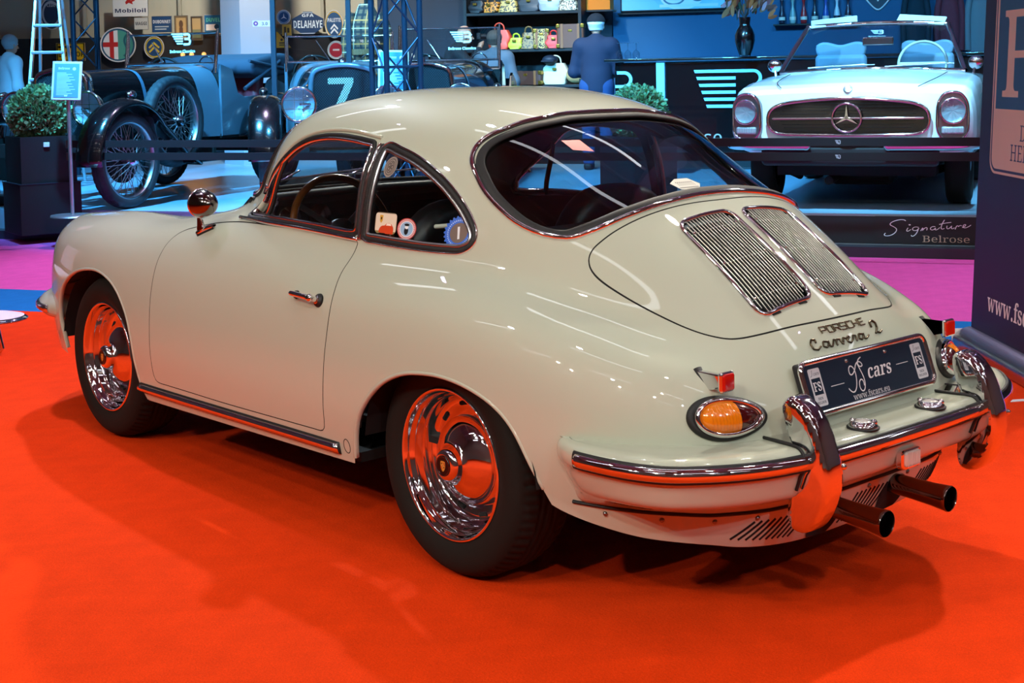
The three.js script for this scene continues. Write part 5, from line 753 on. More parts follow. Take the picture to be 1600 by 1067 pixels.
// bar
{ const b = place(thing('bar_counter', 'black bar with pale blue striped emblems below a thin dark counter', 'bar'), -.95, .30, 15.0);
  mesh('front_panel', rbox(5.0, 1.17, .06, .02, 0, .585, -.03), M.blackGloss, b); mesh('counter_top', rbox(5.2, .035, .75, .012, 0, 1.195, -.28), M.blackGloss, b); mesh('side_panel', box(.06, 1.17, .6, -2.47, .585, -.33), M.blackGloss, b); mesh('corner_post', box(.09, 1.16, .05, -1.98, .585, .03), M.sky, b);
  for (const [ex, n] of [[-1.64, 0], [-3.05, 1]]) { const e = new THREE.Group(); e.name = 'emblem'; e.position.set(ex, 1.06, .008); b.add(e); for (let i = 0; i < 6; i++) { const x0 = n ? .66 : .02 + i * .026, x1 = i ? .47 : .66; if (n && i) continue; if (!n || i === 0) mesh('stripe', poly(n ? [[.58, -.017], [.58, .017], [.66, .017], [.66, -.017]] : [[x0, .017], [x1, .017], [x1, -.017], [x0 + .012, -.017]], .014).translate(0, -i * .0755, 0), M.sky, e); } for (const [y, r] of [[-.075, .075], [-.235, .085]]) { const P = []; for (let i = 0; i <= 14; i++) { const a = Math.PI / 2 - Math.PI * i / 14; P.push(V3(.66 + r * Math.cos(a), y + r * Math.sin(a), .007)); } mesh('stroke', sweep(P, P.map(() => V3(0, 0, 1)), [[-.017, 0], [.017, 0], [.017, .012], [-.017, .012]]), M.sky, e); if (n) for (const k of [-1]) mesh('stroke', box(.12, .03, .012, .62, y + r * k, .007), M.sky, e); } }
  mesh('lettering', sheet(2.3, .24, .004).translate(-1.13, .345, .004), std('bar_print', 0xffffff, .2, 0, { clearcoat: 1, clearcoatRoughness: .04, map: print(1024, 110, (x, w, h) => { x.fillStyle = '#050608'; x.fillRect(0, 0, w, h); txt(x, 'Belrose', 268, 56, '96px sans-serif', '#c8b6a4', 'center', 400); txt(x, 'Classics', 720, 56, '96px sans-serif', '#7fd4ff', 'center', 440); }) }), b); }
for (const [i, w] of ['leftmost', 'middle', 'rightmost'].entries()) { const g = place(thing('wine_glass', w + ' of three upturned wine glasses at the left end of the bar', 'glass', 'upturned glasses on the bar'), -3.36 + i * .092, 1.513, 14.86); mesh('foot', lathe([[.001, .168], [.036, .168], [.036, .171], [.001, .172]], 24), M.glass, g); mesh('stem', lathe([[.0045, .09], [.004, .13], [.006, .168]], 12), M.glass, g); mesh('bowl', lathe([[.034, 0], [.042, .03], [.040, .06], [.022, .085], [.005, .095]], 24), M.glass, g); }
{ const o = place(thing('flower_vase', 'dark glossy urn-shaped vase holding dried orange and pink foliage on the bar', 'vase'), -1.99, 1.513, 14.78);
  mesh('vase', lathe([[.001, 0], [.055, 0], [.06, .015], [.085, .08], [.105, .16], [.104, .22], [.085, .28], [.062, .315], [.056, .34], [.060, .40], [.064, .41], [.058, .41], [.05, .33], [.001, .32]], 40), M.blackGloss, o); for (let i = 0; i < 12; i++) mesh('stem', tube([[0, .32, 0], [.02 * Math.cos(i * 2.4), .42, .02 * Math.sin(i * 2.4)], [.14 * Math.cos(i * 2.4), .56 + .05 * (i % 3), .10 * Math.sin(i * 2.4)]], .004, false, 8, 5), M.brown ?? (M.brown = std('dry_stem', lin('#4a3526'), .8)), o);
  const cols = ['#d0632a', '#b8482a', '#e0a0a8', '#c87848', '#8a4a3a', '#4f6a50'].map((c, i) => std('petal_' + i, lin(c), .7, 0, { side: THREE.DoubleSide, transmission: .25, thickness: 0 })); const leafG = (() => { const g = poly(smooth([[0, 0], [.028, .05], [.022, .11], [0, .16], [-.022, .11], [-.028, .05]], 16, true), .002); return g; })();
  for (let i = 0; i < 74; i++) { const a = i * 2.39996, r = .03 + .36 * Math.sqrt(rnd()), y = .38 + rnd(0, .18) + (.36 - r) * .3; mesh('leaf', leafG.clone().applyMatrix4(new THREE.Matrix4().compose(V3(r * .75 * Math.cos(a), y, r * .6 * Math.sin(a)), new THREE.Quaternion().setFromEuler(new THREE.Euler(rnd(-.6, .9), -a + rnd(-.5, .5), -r * 3.4 * Math.cos(a) + rnd(-.5, .5))), V3(1, 1, 1).multiplyScalar(rnd(.7, 1.1)))), cols[(i * 7 + (i >> 2)) % 6], o); } }
// picture over the bar, crest, coats, skittle-shaped bottles
{ const o = place(thing('wall_picture', 'pale blue picture of a white car front hung high above the bar', 'picture'), -3.22, 2.55, 17.30); mesh('frame', rbox(1.34, .86, .03, .01), M.blackMatt, o);
  mesh('picture', sheet(1.30, .82, .004).translate(0, 0, .018), std('picture_print', 0xffffff, .4, 0, { map: print(512, 320, (x, w, h) => { const g = x.createLinearGradient(0, 0, w, h); g.addColorStop(0, '#4fb8e6'); g.addColorStop(1, '#9edcf4'); x.fillStyle = g; x.fillRect(0, 0, w, h); x.fillStyle = '#7fd0f0'; x.beginPath(); x.moveTo(0, 210); x.bezierCurveTo(120, 200, 160, 280, 210, 320); x.lineTo(0, 320); x.fill(); x.fillStyle = '#e4f2f6'; x.beginPath(); x.ellipse(300, 250, 110, 74, 0, 0, 7); x.fill(); x.strokeStyle = '#4c7f96'; x.lineWidth = 8; x.beginPath(); x.ellipse(262, 262, 52, 34, 0, 0, 7); x.stroke(); x.fillStyle = '#1f6a8c'; x.beginPath(); x.ellipse(380, 245, 44, 40, 0, 0, 7); x.fill(); x.fillStyle = '#d8eef4'; x.fillRect(190, 296, 290, 14); }) }), o); mesh('ledge', box(1.5, .02, .06, .05, -.45, .02), M.blackMatt, o); }
{ const o = place(thing('wall_crest', 'white outlined shield crest on the navy wall above the white roadster', 'emblem'), -.74, 2.28, 17.32); const S = smooth([[-.17, .22], [0, .25], [.17, .22], [.18, 0], [.10, -.14], [0, -.22], [-.10, -.14], [-.18, 0]], 50, true).map(p => V3(p[0], p[1], 0)); mesh('shield_rim', sweep(S, S.map(() => V3(0, 0, 1)), ellp(.010, .01, 8), true), M.white, o); mesh('shield', poly(S.map(p => [p.x, p.y]), .006).translate(0, 0, -.004), M.navy, o); for (const a of [-.6, 0, .6]) mesh('twig', tube([[0, -.12, .008], [.06 * Math.sin(a * 2), 0, .008], [.11 * Math.sin(a * 2), .08, .008]], .006, false, 10, 6), M.white, o); }
{ const bg = lathe([[.001, 0], [.034, 0], [.038, .02], [.038, .10], [.030, .15], [.016, .20], [.015, .25], [.022, .28], [.020, .31], [.001, .32]], 20); const B = [['dark blue', '#16283c'], ['grey green', '#8fb4b0'], ['red', '#b8242c'], ['dark teal', '#12303c'], ['bright blue', '#2a5cae'], ['white', '#d8e6ea'], ['navy and red', '#1a1e34']];
  place(mesh('bottle_shelf', rbox(1.0, .02, .12, .006), M.shelf, scene, { label: 'narrow black shelf carrying a row of slim bottles on the navy wall', category: 'shelf' }), -1.47, 1.905, 17.24);
  B.forEach(([n, c], i) => { const o = place(thing('slim_bottle', n + ' slim bottle in the row on the narrow wall shelf', 'bottle', 'slim bottles on the wall shelf'), -1.87 + i * .131, 1.916, 17.24); mesh('bottle', bg, std('bottle_' + i, lin(c), .25, 0, { clearcoat: 1 }), o); mesh('bottle_label', lathe([[.0395, .045], [.0395, .085]], 20), i === 5 ? M.navy : M.cream, o); mesh('cap', lathe([[.0205, .28], [.022, .30], [.018, .322], [.001, .323]], 16), M.alu, o); }); }
[['dark teal', '#14323e', -.30], ['dusky red', '#7a3440', .08], ['grey', '#7c8a90', .42]].forEach(([n, c, u], i) => { const o = place(thing('hanging_coat', n + ' coat hanging on the wall behind the white roadster', 'coat', 'coats hanging on the wall'), u, 1.45, 17.16); o.scale.x = .74; const rings = []; for (let k = 0; k <= 14; k++) { const t = k / 14, w = .05 + .09 * Math.min(1, t * 3) + .07 * t; rings.push(Array.from({ length: 28 }, (_, j) => { const a = j / 28 * 2 * Math.PI; return [w * Math.cos(a) * (1 + .05 * Math.sin(9 * a) * t), .95 - 1.3 * t, .07 * Math.sin(a) * (1 + .16 * Math.sin(7 * a + i) * t)]; })); } mesh('cloth', loft(rings, true, true), std('coat_' + i, lin(c), .9, 0, { side: THREE.DoubleSide }), o); mesh('hanger', tube([[-.13, .82, 0], [0, .93, 0], [.13, .82, 0]], .012, false, 12, 6), M.dark, o); for (const q of [-1, 1]) mesh('sleeve', tube([[q * .13, .83, 0], [q * .19, .5, .02], [q * .18, .1, .03]], .05, false, 16, 10), std('sleeve_' + i, lin(c), .9), o); mesh('hook', tube([[0, .93, 0], [0, 1.02, 0], [0, 1.03, -.07]], .008, false, 8, 6), M.dark, o); });
// shelves of bags
{ const o = place(thing('display_shelf', 'black display shelving filled with handbags at the back of the stage', 'shelf'), -4.97, 0, 16.75); for (const y of [1.21, 1.655, 2.115]) mesh('shelf_board', rbox(1.48, .04, .44, .008, 0, y, 0), M.shelf, o); for (const x of [-.74, .74]) mesh('upright', box(.04, 2.6, .44, x, 1.55, 0), M.shelf, o); mesh('back_panel', box(1.5, 2.6, .02, 0, 1.55, -.23), M.shelf, o); mesh('plinth', box(1.48, .5, .42, 0, .5, 0), M.shelf, o); }
const bagM = (n, c, r = .5) => std(n, lin(c), r, 0, { side: THREE.DoubleSide });
const spotted = (n, a, b) => { const t = print(128, 128, (x) => { x.fillStyle = a; x.fillRect(0, 0, 128, 128); x.fillStyle = b; for (let i = 0; i < 60; i++) { x.beginPath(); x.ellipse(rnd(0, 128), rnd(0, 128), rnd(3, 10), rnd(3, 7), rnd(0, 3), 0, 7); x.fill(); } }); t.wrapS = t.wrapT = THREE.RepeatWrapping; t.repeat.set(3, 3); return std(n, 0xffffff, .5, 0, { map: t }); };
function bag(label, u, y, w, h, m, kind = 'tote', v = 16.6) {
  const o = place(thing('handbag', label, 'handbag', 'handbags on the black shelves'), u, y, v, rnd(-.25, .25));
  const rings = []; const n = 10; for (let i = 0; i <= n; i++) { const t = i / n; let s = kind === 'round' ? Math.sqrt(Math.max(.02, 1 - (2 * t - 1) ** 2)) : kind === 'soft' ? .72 + .42 * Math.sin(Math.PI * (.12 + t * .8)) : kind === 'trunk' ? 1 : 1.06 - .28 * t; rings.push(rrect(w * s, .16 * (kind === 'round' ? s : 1 - .4 * t * (kind !== 'trunk')), .03, 3).map(([a, b]) => [a + (kind === 'soft' ? .012 * Math.sin(a * 60 + t * 9) : 0), h * t, b])); }
  const g = loft(rings.reverse(), true, true); const p = g.attributes.position, uv = []; for (let i = 0; i < p.count; i++) uv.push(p.getX(i) * 2, p.getY(i) * 2); g.setAttribute('uv', new THREE.Float32BufferAttribute(uv, 2)); const gg = toCreasedNormals(g, .7); mesh('bag_body', gg, m, o);
  if (kind !== 'trunk') mesh('handle', tube([[-w * .25, h * .96, 0], [-w * .2, h * 1.25, .01], [0, h * 1.36, .015], [w * .2, h * 1.25, .01], [w * .25, h * .96, 0]], .010, false, 20, 6), m, o);
  mesh('clasp', rbox(.05, .03, .02, .006, 0, h * .72, .075), M.gold, o);
  if (kind === 'trunk') { mesh('strap', [-.3, .3].map(k => box(.03, h + .006, .17, w * k, h / 2, 0)), M.strapB ?? (M.strapB = bagM('tan_strap', '#8a5a34')), o); mesh('corner', [-1, 1].flatMap(a => [0, 1].map(b => rbox(.05, .05, .175, .01, a * (w / 2 - .02), b ? h - .022 : .025, 0))), M.gold, o); }
  return o;
}
bag('small black round handbag at the left of the top shelf', -5.56, 2.137, .20, .15, bagM('black_bag', '#15161a'), 'soft'); bag('orange and black patterned handbag on the top shelf', -5.38, 2.137, .22, .13, spotted('orange_pattern', '#c8812a', '#1c140c'), 'soft'); bag('mustard snakeskin handbag on the top shelf', -5.15, 2.137, .24, .17, spotted('snake_pattern', '#b89a52', '#2a2014'), 'tote'); bag('dark grey slouching handbag in the middle of the top shelf', -4.88, 2.137, .26, .18, bagM('dark_bag', '#26292e'), 'soft'); bag('silver grey quilted handbag on the top shelf', -4.62, 2.137, .26, .19, bagM('grey_bag', '#8a929a', .35), 'soft'); bag('cream and black patterned handbag at the right of the top shelf', -4.38, 2.137, .24, .20, spotted('cream_pattern', '#c9c0a4', '#34322c'), 'tote');
bag('orange red rounded handbag behind the grey-suited man', -5.28, 1.677, .26, .24, bagM('coral_bag', '#d8482e'), 'soft'); bag('yellow green small handbag beside the grey-suited man', -5.06, 1.677, .18, .14, bagM('lime_bag', '#b8c82a'), 'soft'); bag('brown and gold patterned square handbag on the middle shelf', -4.90, 1.677, .19, .20, spotted('brown_pattern', '#8a6a34', '#2c2012'), 'tote'); bag('leopard patterned handbag tilted on the middle shelf', -4.74, 1.677, .19, .24, spotted('leopard_pattern', '#c0a060', '#20180e'), 'trunk'); bag('small bright red handbag beside the brown trunk', -4.58, 1.677, .18, .16, bagM('red_bag', '#d82a20'), 'soft'); bag('large brown leather trunk with brass corners on the middle shelf', -4.36, 1.677, .34, .29, bagM('trunk_leather', '#6a4230'), 'trunk');
bag('brown leather suitcase with tan straps on the bottom shelf', -4.92, 1.232, .44, .17, bagM('case_leather', '#4a2c22'), 'trunk'); bag('round woven bag with rope handles at the right of the bottom shelf', -4.30, 1.232, .24, .22, bagM('woven_bag', '#b08a5a', .9), 'round'); bag('cream drawstring sack leaning on the bottom shelf', -4.56, 1.232, .28, .26, bagM('cream_sack', '#cfc3a8', .9), 'soft');
{ const o = place(thing('cap', 'dark peaked cap lying on the cream drawstring sack', 'cap'), -4.62, 1.535, 16.56); mesh('crown', sph(.10, 0, 0, 0).scale(1, .6, 1), M.deep, o); mesh('peak', tr(rbox(.16, .012, .09, .005), 0, -.01, .10, .25), M.deep, o); }
{ const o = place(thing('shoe_box', 'orange cardboard box high beside the shelving', 'box'), -4.06, 2.14, 16.9); mesh('box_body', rbox(.30, .13, .2, .006, 0, .065, 0), bagM('orange_card', '#e07a1c', .8), o); mesh('box_lid', rbox(.315, .05, .215, .006, 0, .155, 0), bagM('orange_lid', '#e8842a', .8), o); }
place(mesh('box_bracket', box(.36, .02, .24), M.shelf, scene, { label: 'small black bracket shelf under the orange box', category: 'shelf' }), -4.06, 2.129, 16.9);
// ------------------------------------------------------------------ people
function figure(label, u, y, v, turn, P) {
  const o = place(thing('person', label, 'person'), u, y, v, turn);
  const seg = (p, a, b, ra, rb) => { const d = [b[0] - a[0], b[1] - a[1], b[2] - a[2]], q = [p[0] - a[0], p[1] - a[1], p[2] - a[2]], t = Math.max(0, Math.min(1, (q[0] * d[0] + q[1] * d[1] + q[2] * d[2]) / (d[0] ** 2 + d[1] ** 2 + d[2] ** 2 + 1e-9))); return Math.hypot(q[0] - d[0] * t, q[1] - d[1] * t, q[2] - d[2] * t) - (ra + (rb - ra) * t); };
  const sm = (a, b, k) => { const h = Math.max(k - Math.abs(a - b), 0) / k; return Math.min(a, b) - h * h * k / 4; };
  const field = (list, g = 0, k = .05) => (x, yy, z) => { let f = 9; for (const [a, b, ra, rb, sq] of list) { const q = sq ? [x, yy, (z - a[2]) * sq + a[2]] : [x, yy, z]; f = sm(f, seg(q, a, b, ra + g, (rb ?? ra) + g), k); } return f; };
  const iso = (f, b, h) => { const gr = p => { const e = .004, g = [f(p[0] + e, p[1], p[2]) - f(p[0] - e, p[1], p[2]), f(p[0], p[1] + e, p[2]) - f(p[0], p[1] - e, p[2]), f(p[0], p[1], p[2] + e) - f(p[0], p[1], p[2] - e)], l = Math.hypot(...g) || 1; return g.map(v => v / l); }; const n = nets(h, f, b, p => p), g = new THREE.BufferGeometry(); g.setAttribute('position', new THREE.Float32BufferAttribute(n.V.flat(), 3)); g.setAttribute('normal', new THREE.Float32BufferAttribute(n.V.map(gr).flat(), 3)); g.setIndex(n.Q.flatMap(q => [q[0], q[1], q[2], q[0], q[2], q[3]])); return g; };
  const S = P.h / 1.75, L = (x, yy, z) => [x * S, yy * S, z * S], lean = P.lean ?? 0, T = (x, yy, z) => { const c = Math.cos(lean), s = Math.sin(lean), q = yy - .95; return L(x, .95 + q * c - z * s, z * c + q * s); };
  const shW = .185, head = T(0, 1.60, .02 + (P.headF ?? 0)), nk = T(0, 1.44, -.01);
  const torso = [[T(0, 1.02, 0), T(0, 1.30, 0), .150, .165, 1.35], [T(-shW + .04, 1.38, -.01), T(shW - .04, 1.38, -.01), .085, .085, 1.1], [nk, T(0, 1.52, .0), .058, .055]];
  const arms = [1, -1].map(s => { const e = P.arms === 'up' ? [T(s * .25, 1.25, .20), T(s * .10, 1.50, .22)] : P.arms === 'front' ? [T(s * .26, 1.10, .04), T(s * .12, 1.06, .27)] : [T(s * .27, 1.09, -.03), T(s * .27, .84, .03)]; return { s, sh: T(s * shW, 1.385, -.01), el: e[0], wr: e[1] }; });
  const armL = arms.flatMap(a => [[a.sh, a.el, .060 * S, .047 * S], [a.el, a.wr, .045 * S, .030 * S]]);
  const hands = arms.flatMap(a => { const d = [0, 1, 2].map(i => a.wr[i] - a.el[i]), l = Math.hypot(...d), u_ = d.map(v => v / l), pc = [0, 1, 2].map(i => a.wr[i] + u_[i] * .07 * S), out = [[a.wr, pc, .024 * S, .034 * S]]; for (let k = 0; k < 4; k++) { const o2 = [(k - 1.5) * .019 * S, 0, 0], b = [0, 1, 2].map(i => pc[i] + o2[i]), t = [0, 1, 2].map(i => b[i] + u_[i] * (.070 - Math.abs(k - 1.3) * .008) * S + [0, -.012, .012][i] * S); out.push([b, t, .0095 * S, .008 * S]); } out.push([pc, [pc[0] - a.s * .035 * S, pc[1] + u_[1] * .03 * S, pc[2] + u_[2] * .03 * S + .01], .011 * S, .009 * S]); return out; });
  const legs = P.seated ? [] : [1, -1].flatMap(s => [[L(s * .09, .93, 0), L(s * .10, .50, .02), .098 * S, .062 * S], [L(s * .10, .50, .02), L(s * .10, .09, -.02), .058 * S, .040 * S], [L(s * .10, .05, -.03), L(s * .11, .04, .13), .040 * S, .034 * S]]);
  const headL = [[head, [head[0], head[1] + .045 * S, head[2] - .012 * S], .078 * S, .090 * S], [[head[0], head[1] - .055 * S, head[2] + .025 * S], head, .050 * S, .070 * S], [[head[0], head[1] - .01 * S, head[2] + .085 * S], [head[0], head[1] - .03 * S, head[2] + .10 * S], .012 * S, .016 * S], ...[1, -1].map(s => [[head[0] + s * .082 * S, head[1] + .015 * S, head[2]], [head[0] + s * .088 * S, head[1] - .02 * S, head[2] + .004], .014 * S, .010 * S])];
  const all = [...torso.map(t => [t[0], t[1], t[2] * S - .014, t[3] * S - .014, t[4]]), ...armL, ...hands, ...legs, ...headL], y0 = P.seated ? .7 * S : 0;
  mesh('body', iso(field(all, -.004, .03), [-.5, .5, y0, 1.9, -.4, .62], .012), P.skin ?? (M.skin ??= std('skin', lin('#c08a70'), .55)), o);
  mesh('eyes', [1, -1].map(s => sph(.011 * S, head[0] + s * .031 * S, head[1] + .018 * S, head[2] + .070 * S, 10, 8)), M.white, o); mesh('mouth', rbox(.045 * S, .008, .012, .003, head[0], head[1] - .060 * S, head[2] + .072 * S), M.oxblood, o);
  mesh('jacket', iso(field([...torso.slice(0, 2).map(t => [t[0], t[1], t[2] * S + .012, t[3] * S + .012, t[4]]), [T(0, .92, 0), T(0, 1.05, 0), .158 * S, .155 * S, 1.3], ...arms.flatMap(a => [[a.sh, a.el, .070 * S, .060 * S], [a.el, [0, 1, 2].map(i => a.wr[i] * .92 + a.el[i] * .08), .058 * S, .046 * S]]), [T(0, 1.40, -.012), T(0, 1.455, -.012), .082 * S, .070 * S]], .004, .05), [-.5, .5, .7 * S, 1.8, -.42, .6], .012), std('jacket_cloth', lin(P.top), .85), o);
  if (!P.seated) { mesh('trousers', iso(field([[L(-.07, .96, 0), L(.07, .96, 0), .118 * S, .118 * S, 1.15], ...[1, -1].flatMap(s => [[L(s * .09, .92, 0), L(s * .10, .50, .02), .108 * S, .078 * S], [L(s * .10, .50, .02), L(s * .10, .10, -.01), .076 * S, .066 * S]])], 0, .03), [-.35, .35, .04, 1.15 * S, -.3, .3], .014), std('trouser_cloth', lin(P.legs), .9), o);
    for (const s of [1, -1]) mesh('shoe', rbox(.10, .08, .28, .035, s * .105 * S, .04, .05 * S, 3), M.blackMatt, o); }
  if (P.hair) { const hf = field(headL.slice(0, 1), .010, .02); mesh('hair', iso((x, yy, z) => Math.max(hf(x, yy, z), P.bald ? 1 : (z - head[2]) * .9 - (yy - head[1]) * 1.1 - .035 * S, head[1] - .045 * S - yy), [-.2, .2, head[1] - .14, head[1] + .2, head[2] - .2, head[2] + .2], .008), std('hair', lin(P.hair), .8), o); }
  if (P.cap) { const hf = field(headL.slice(0, 1), .016, .02); mesh('cap', [iso((x, yy, z) => Math.max(hf(x, yy, z), head[1] + .050 * S - yy), [-.2, .2, head[1] - .1, head[1] + .24, head[2] - .2, head[2] + .2], .008), rbox(.15, .012, .10, .005, head[0], head[1] + .058 * S, head[2] + .13 * S)], std('cap_cloth', lin(P.cap), .9), o); }
  if (P.camera) { mesh('camera', [rbox(.13, .085, .05, .012, head[0], head[1], head[2] + .16 * S), rod([head[0], head[1], head[2] + .18 * S], [head[0], head[1], head[2] + .25 * S], .032)], M.blackMatt, o); }
  return o;
}
figure('white-haired man in a dark cap, navy jumper and jeans seen from behind beside the bar', -3.80, .25, 15.6, Math.PI + .1, { h: 1.80, top: '#16233c', legs: '#1d3f6e', arms: 'front', hair: '#cfd4d6', cap: '#10141c' });
figure('man in a grey suit with short dark hair seen from behind before the shelves', -5.16, .25, 16.0, Math.PI, { h: 1.66, top: '#4a545e', legs: '#2a3038', arms: 'down', hair: '#4a3c34' });
figure('bald man in a dark coat bending to look through a camera before the shelves', -5.80, .25, 16.1, Math.PI / 2 + .4, { h: 1.78, top: '#14181e', legs: '#15181c', arms: 'up', lean: .32, camera: true });
figure('grey-haired man in a pale jacket at the left edge, seen from behind', -10.86, .25, 14.43, Math.PI - .5, { h: 1.72, top: '#c8dde8', legs: '#39424c', arms: 'down', hair: '#8d959a' });
// ------------------------------------------------------------------ planters with clipped box balls, barrier tapes
const leafBox = poly(smooth([[0, 0], [.010, .010], [.008, .022], [0, .028], [-.008, .022], [-.010, .010]], 8, true), .0008);
M.leaf = std('box_leaf', 0xffffff, .55, 0, { side: THREE.DoubleSide });
function planter(label, ballLabel, s, d, y, low, high, R) {
  const R_0 = [.6575, -.7535], Fh = [-.7535, -.6575], px = 3.992 + R_0[0] * s + Fh[0] * d, pz = 3.0345 + R_0[1] * s + Fh[1] * d;
  const o = thing('planter', label, 'planter', 'black planters on the stage edge'); o.position.set(px, y, pz); o.rotation.y = .8535 + .61;
  if (low) { mesh('lower_box', rbox(.52, low, .52, .006, 0, low / 2, 0), M.blackMatt, o); mesh('ledge', box(.53, .006, .53, 0, low, 0), M.deep, o); }
  mesh('upper_box', [box(.47, high, .02, 0, low + high / 2, .225), box(.47, high, .02, 0, low + high / 2, -.225), box(.02, high, .45, .225, low + high / 2, 0), box(.02, high, .45, -.225, low + high / 2, 0)], M.blackMatt, o); mesh('soil', box(.44, .02, .44, 0, low + high - .04, 0), M.soil ?? (M.soil = std('potting_soil', lin('#2a1f18'), 1)), o);
  mesh('tape_clip', rbox(.05, .04, .02, .004, -.02, low + high - .07, .245), M.white, o);
  const t = thing('box_ball', ballLabel, 'shrub', 'clipped box balls'); t.position.set(px, y + low + high - .03, pz);
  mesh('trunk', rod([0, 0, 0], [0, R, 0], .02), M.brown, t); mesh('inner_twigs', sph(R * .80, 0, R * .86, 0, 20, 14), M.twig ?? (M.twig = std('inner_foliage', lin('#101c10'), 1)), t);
  const n = 5200, im = new THREE.InstancedMesh(leafBox, M.leaf, n), mx = new THREE.Matrix4(), q = new THREE.Quaternion(), c = new THREE.Color(); im.name = 'leaves'; im.userData.kind = 'stuff';
  for (let i = 0; i < n; i++) { const z = rnd(-1, 1), a = rnd(0, 2 * Math.PI), k = Math.sqrt(1 - z * z), dir = V3(k * Math.cos(a), z, k * Math.sin(a)), r = R * (rnd(.80, 1.0) + .035 * Math.sin(a * 5 + z * 9) + (rnd() > .97 ? .06 : 0)); q.setFromUnitVectors(V3(0, 1, 0), dir.clone().add(V3(rnd(-.8, .8), rnd(-.4, .9), rnd(-.8, .8))).normalize()); q.multiply(new THREE.Quaternion().setFromAxisAngle(V3(0, 1, 0), rnd(0, 6.3))); mx.compose(dir.multiplyScalar(r).add(V3(0, R * .86, 0)), q, V3(1, 1, 1).multiplyScalar(rnd(.9, 1.5))); im.setMatrixAt(i, mx); c.setHSL(.27 + rnd(-.04, .04), .42 + rnd(-.1, .1), .16 + rnd(-.05, .12)); im.setColorAt(i, c); }
  im.castShadow = im.receiveShadow = true; t.add(im); return o;
}
planter('tall black two-tier planter at the left edge of the stage', 'round clipped box bush on the tall planter at the left', -4.09, 12.05, .076, .435, .40, .245);
planter('low black planter behind the roof of the cream coupe', 'round clipped box bush behind the rear window of the cream coupe', 1.09, 12.0, .30, 0, .52, .245);
const beltPrint = print(512, 64, (x, w, h) => { x.fillStyle = '#0b0c10'; x.fillRect(0, 0, w, h); x.fillStyle = '#d8dde0'; for (let i = 0; i < 4; i++) x.fillRect(238 + i * 4, 16 + i * 8, 22, 4); x.lineWidth = 4; x.strokeStyle = '#d8dde0'; x.beginPath(); x.moveTo(264, 18); x.lineTo(274, 18); x.arc(274, 25, 7, -1.57, 1.57); x.arc(274, 39, 7, -1.57, 1.57); x.lineTo(264, 46); x.stroke(); });
M.belt = std('barrier_belt', 0x0d0e12, .8); M.beltP = std('barrier_belt_print', 0xffffff, .8, 0, { map: beltPrint });
for (const [y, w] of [[.842, 'upper'], [.737, 'lower']]) { const o = thing('barrier_belt', w + ' of two black barrier belts stretched along the stage edge', 'barrier belt'); place(o, 0, y, 10.20); mesh('belt_webbing', [rbox(8.66, .062, .004, .001, -2.81, 0, 0)], M.belt, o); mesh('belt_logo', sheet(.44, .056, .005).translate(-.72, 0, .001), M.beltP, o); mesh('belt_end', [rbox(.05, .072, .02, .006, -7.12, 0, 0), rbox(.06, .07, .03, .006, 1.52, 0, 0)], M.steel, o); }
{ for (const [u, n] of [[1.55, 'holding the barrier belts behind the banner']]) { const o = place(thing('barrier_post', 'slim black barrier post ' + n, 'post'), u, 0, 10.20); mesh('tube', lathe([[.022, .0], [.022, .90], [.026, .91], [.001, .93]], 20), M.blackMatt, o); mesh('foot', lathe([[.001, .03], [.05, .028], [.15, .012], [.16, 0]], 32), M.blackMatt, o); } }
// ------------------------------------------------------------------ trusses, ladder, posts, stands
function truss(label, s, d, w, y0, y1, turn) { const R_0 = [.6575, -.7535], Fh = [-.7535, -.6575], o = thing('truss_tower', label, 'truss', 'dark truss towers'); o.position.set(3.992 + R_0[0] * s + Fh[0] * d, 0, 3.0345 + R_0[1] * s + Fh[1] * d); o.rotation.y = .8535 + turn; const h = w / 2, C = [[-h, h], [h, h], [h, -h], [-h, -h]]; for (const [x, z] of C) mesh('chord', rod([x, y0, z], [x, y1, z], .025, .025, 14), M.trussM ?? (M.trussM = std('truss_blue_black', lin('#24384a'), .35, .6)), o);
  for (let f = 0; f < 4; f++) { const A = C[f], B = C[(f + 1) % 4]; const st = w * 1.15; let k = f; for (let y = y0 + .02; y + st < y1; y += st, k++) mesh('brace', rod([(k % 2 ? A : B)[0], y, (k % 2 ? A : B)[1]], [(k % 2 ? B : A)[0], y + st, (k % 2 ? B : A)[1]], .009, .009, 8), M.trussM, o); mesh('cross_tube', rod([A[0], y0 + 1.2, A[1]], [B[0], y0 + 1.2, B[1]], .012, .012, 8), M.trussM, o); }
  mesh('base_plate', rbox(w + .12, .02, w + .12, .005, 0, y0 + .01, 0), M.steel, o); return o; }
truss('dark truss tower rising behind the roof of the cream coupe', -.985, 12.0, .315, .25, 6.2, .5);
truss('dark truss tower behind the aluminium ladder', -5.05, 16.6, .27, .25, 6.2, .35);
for (const [s, d, n] of [[-2.34, 13.8, 'slim black post in front of the white pillar'], [-1.63, 14.1, 'slim black post beside the tartan coat']]) { const R_0 = [.6575, -.7535], Fh = [-.7535, -.6575], o = thing('black_post', n, 'post'); o.position.set(3.992 + R_0[0] * s + Fh[0] * d, .25, 3.0345 + R_0[1] * s + Fh[1] * d); o.rotation.y = .8535; mesh('post', rbox(.05, 6.6, .05, .004, 0, 3.3, 0), M.deep, o); mesh('foot_plate', box(.3, .012, .3, 0, .006, 0), M.deep, o); }
const camAt = (o, s, d, y, turn = 0) => { const R_0 = [.6575, -.7535], Fh = [-.7535, -.6575]; o.position.set(3.992 + R_0[0] * s + Fh[0] * d, y, 3.0345 + R_0[1] * s + Fh[1] * d); o.rotation.y = .8535 + turn; return o; };
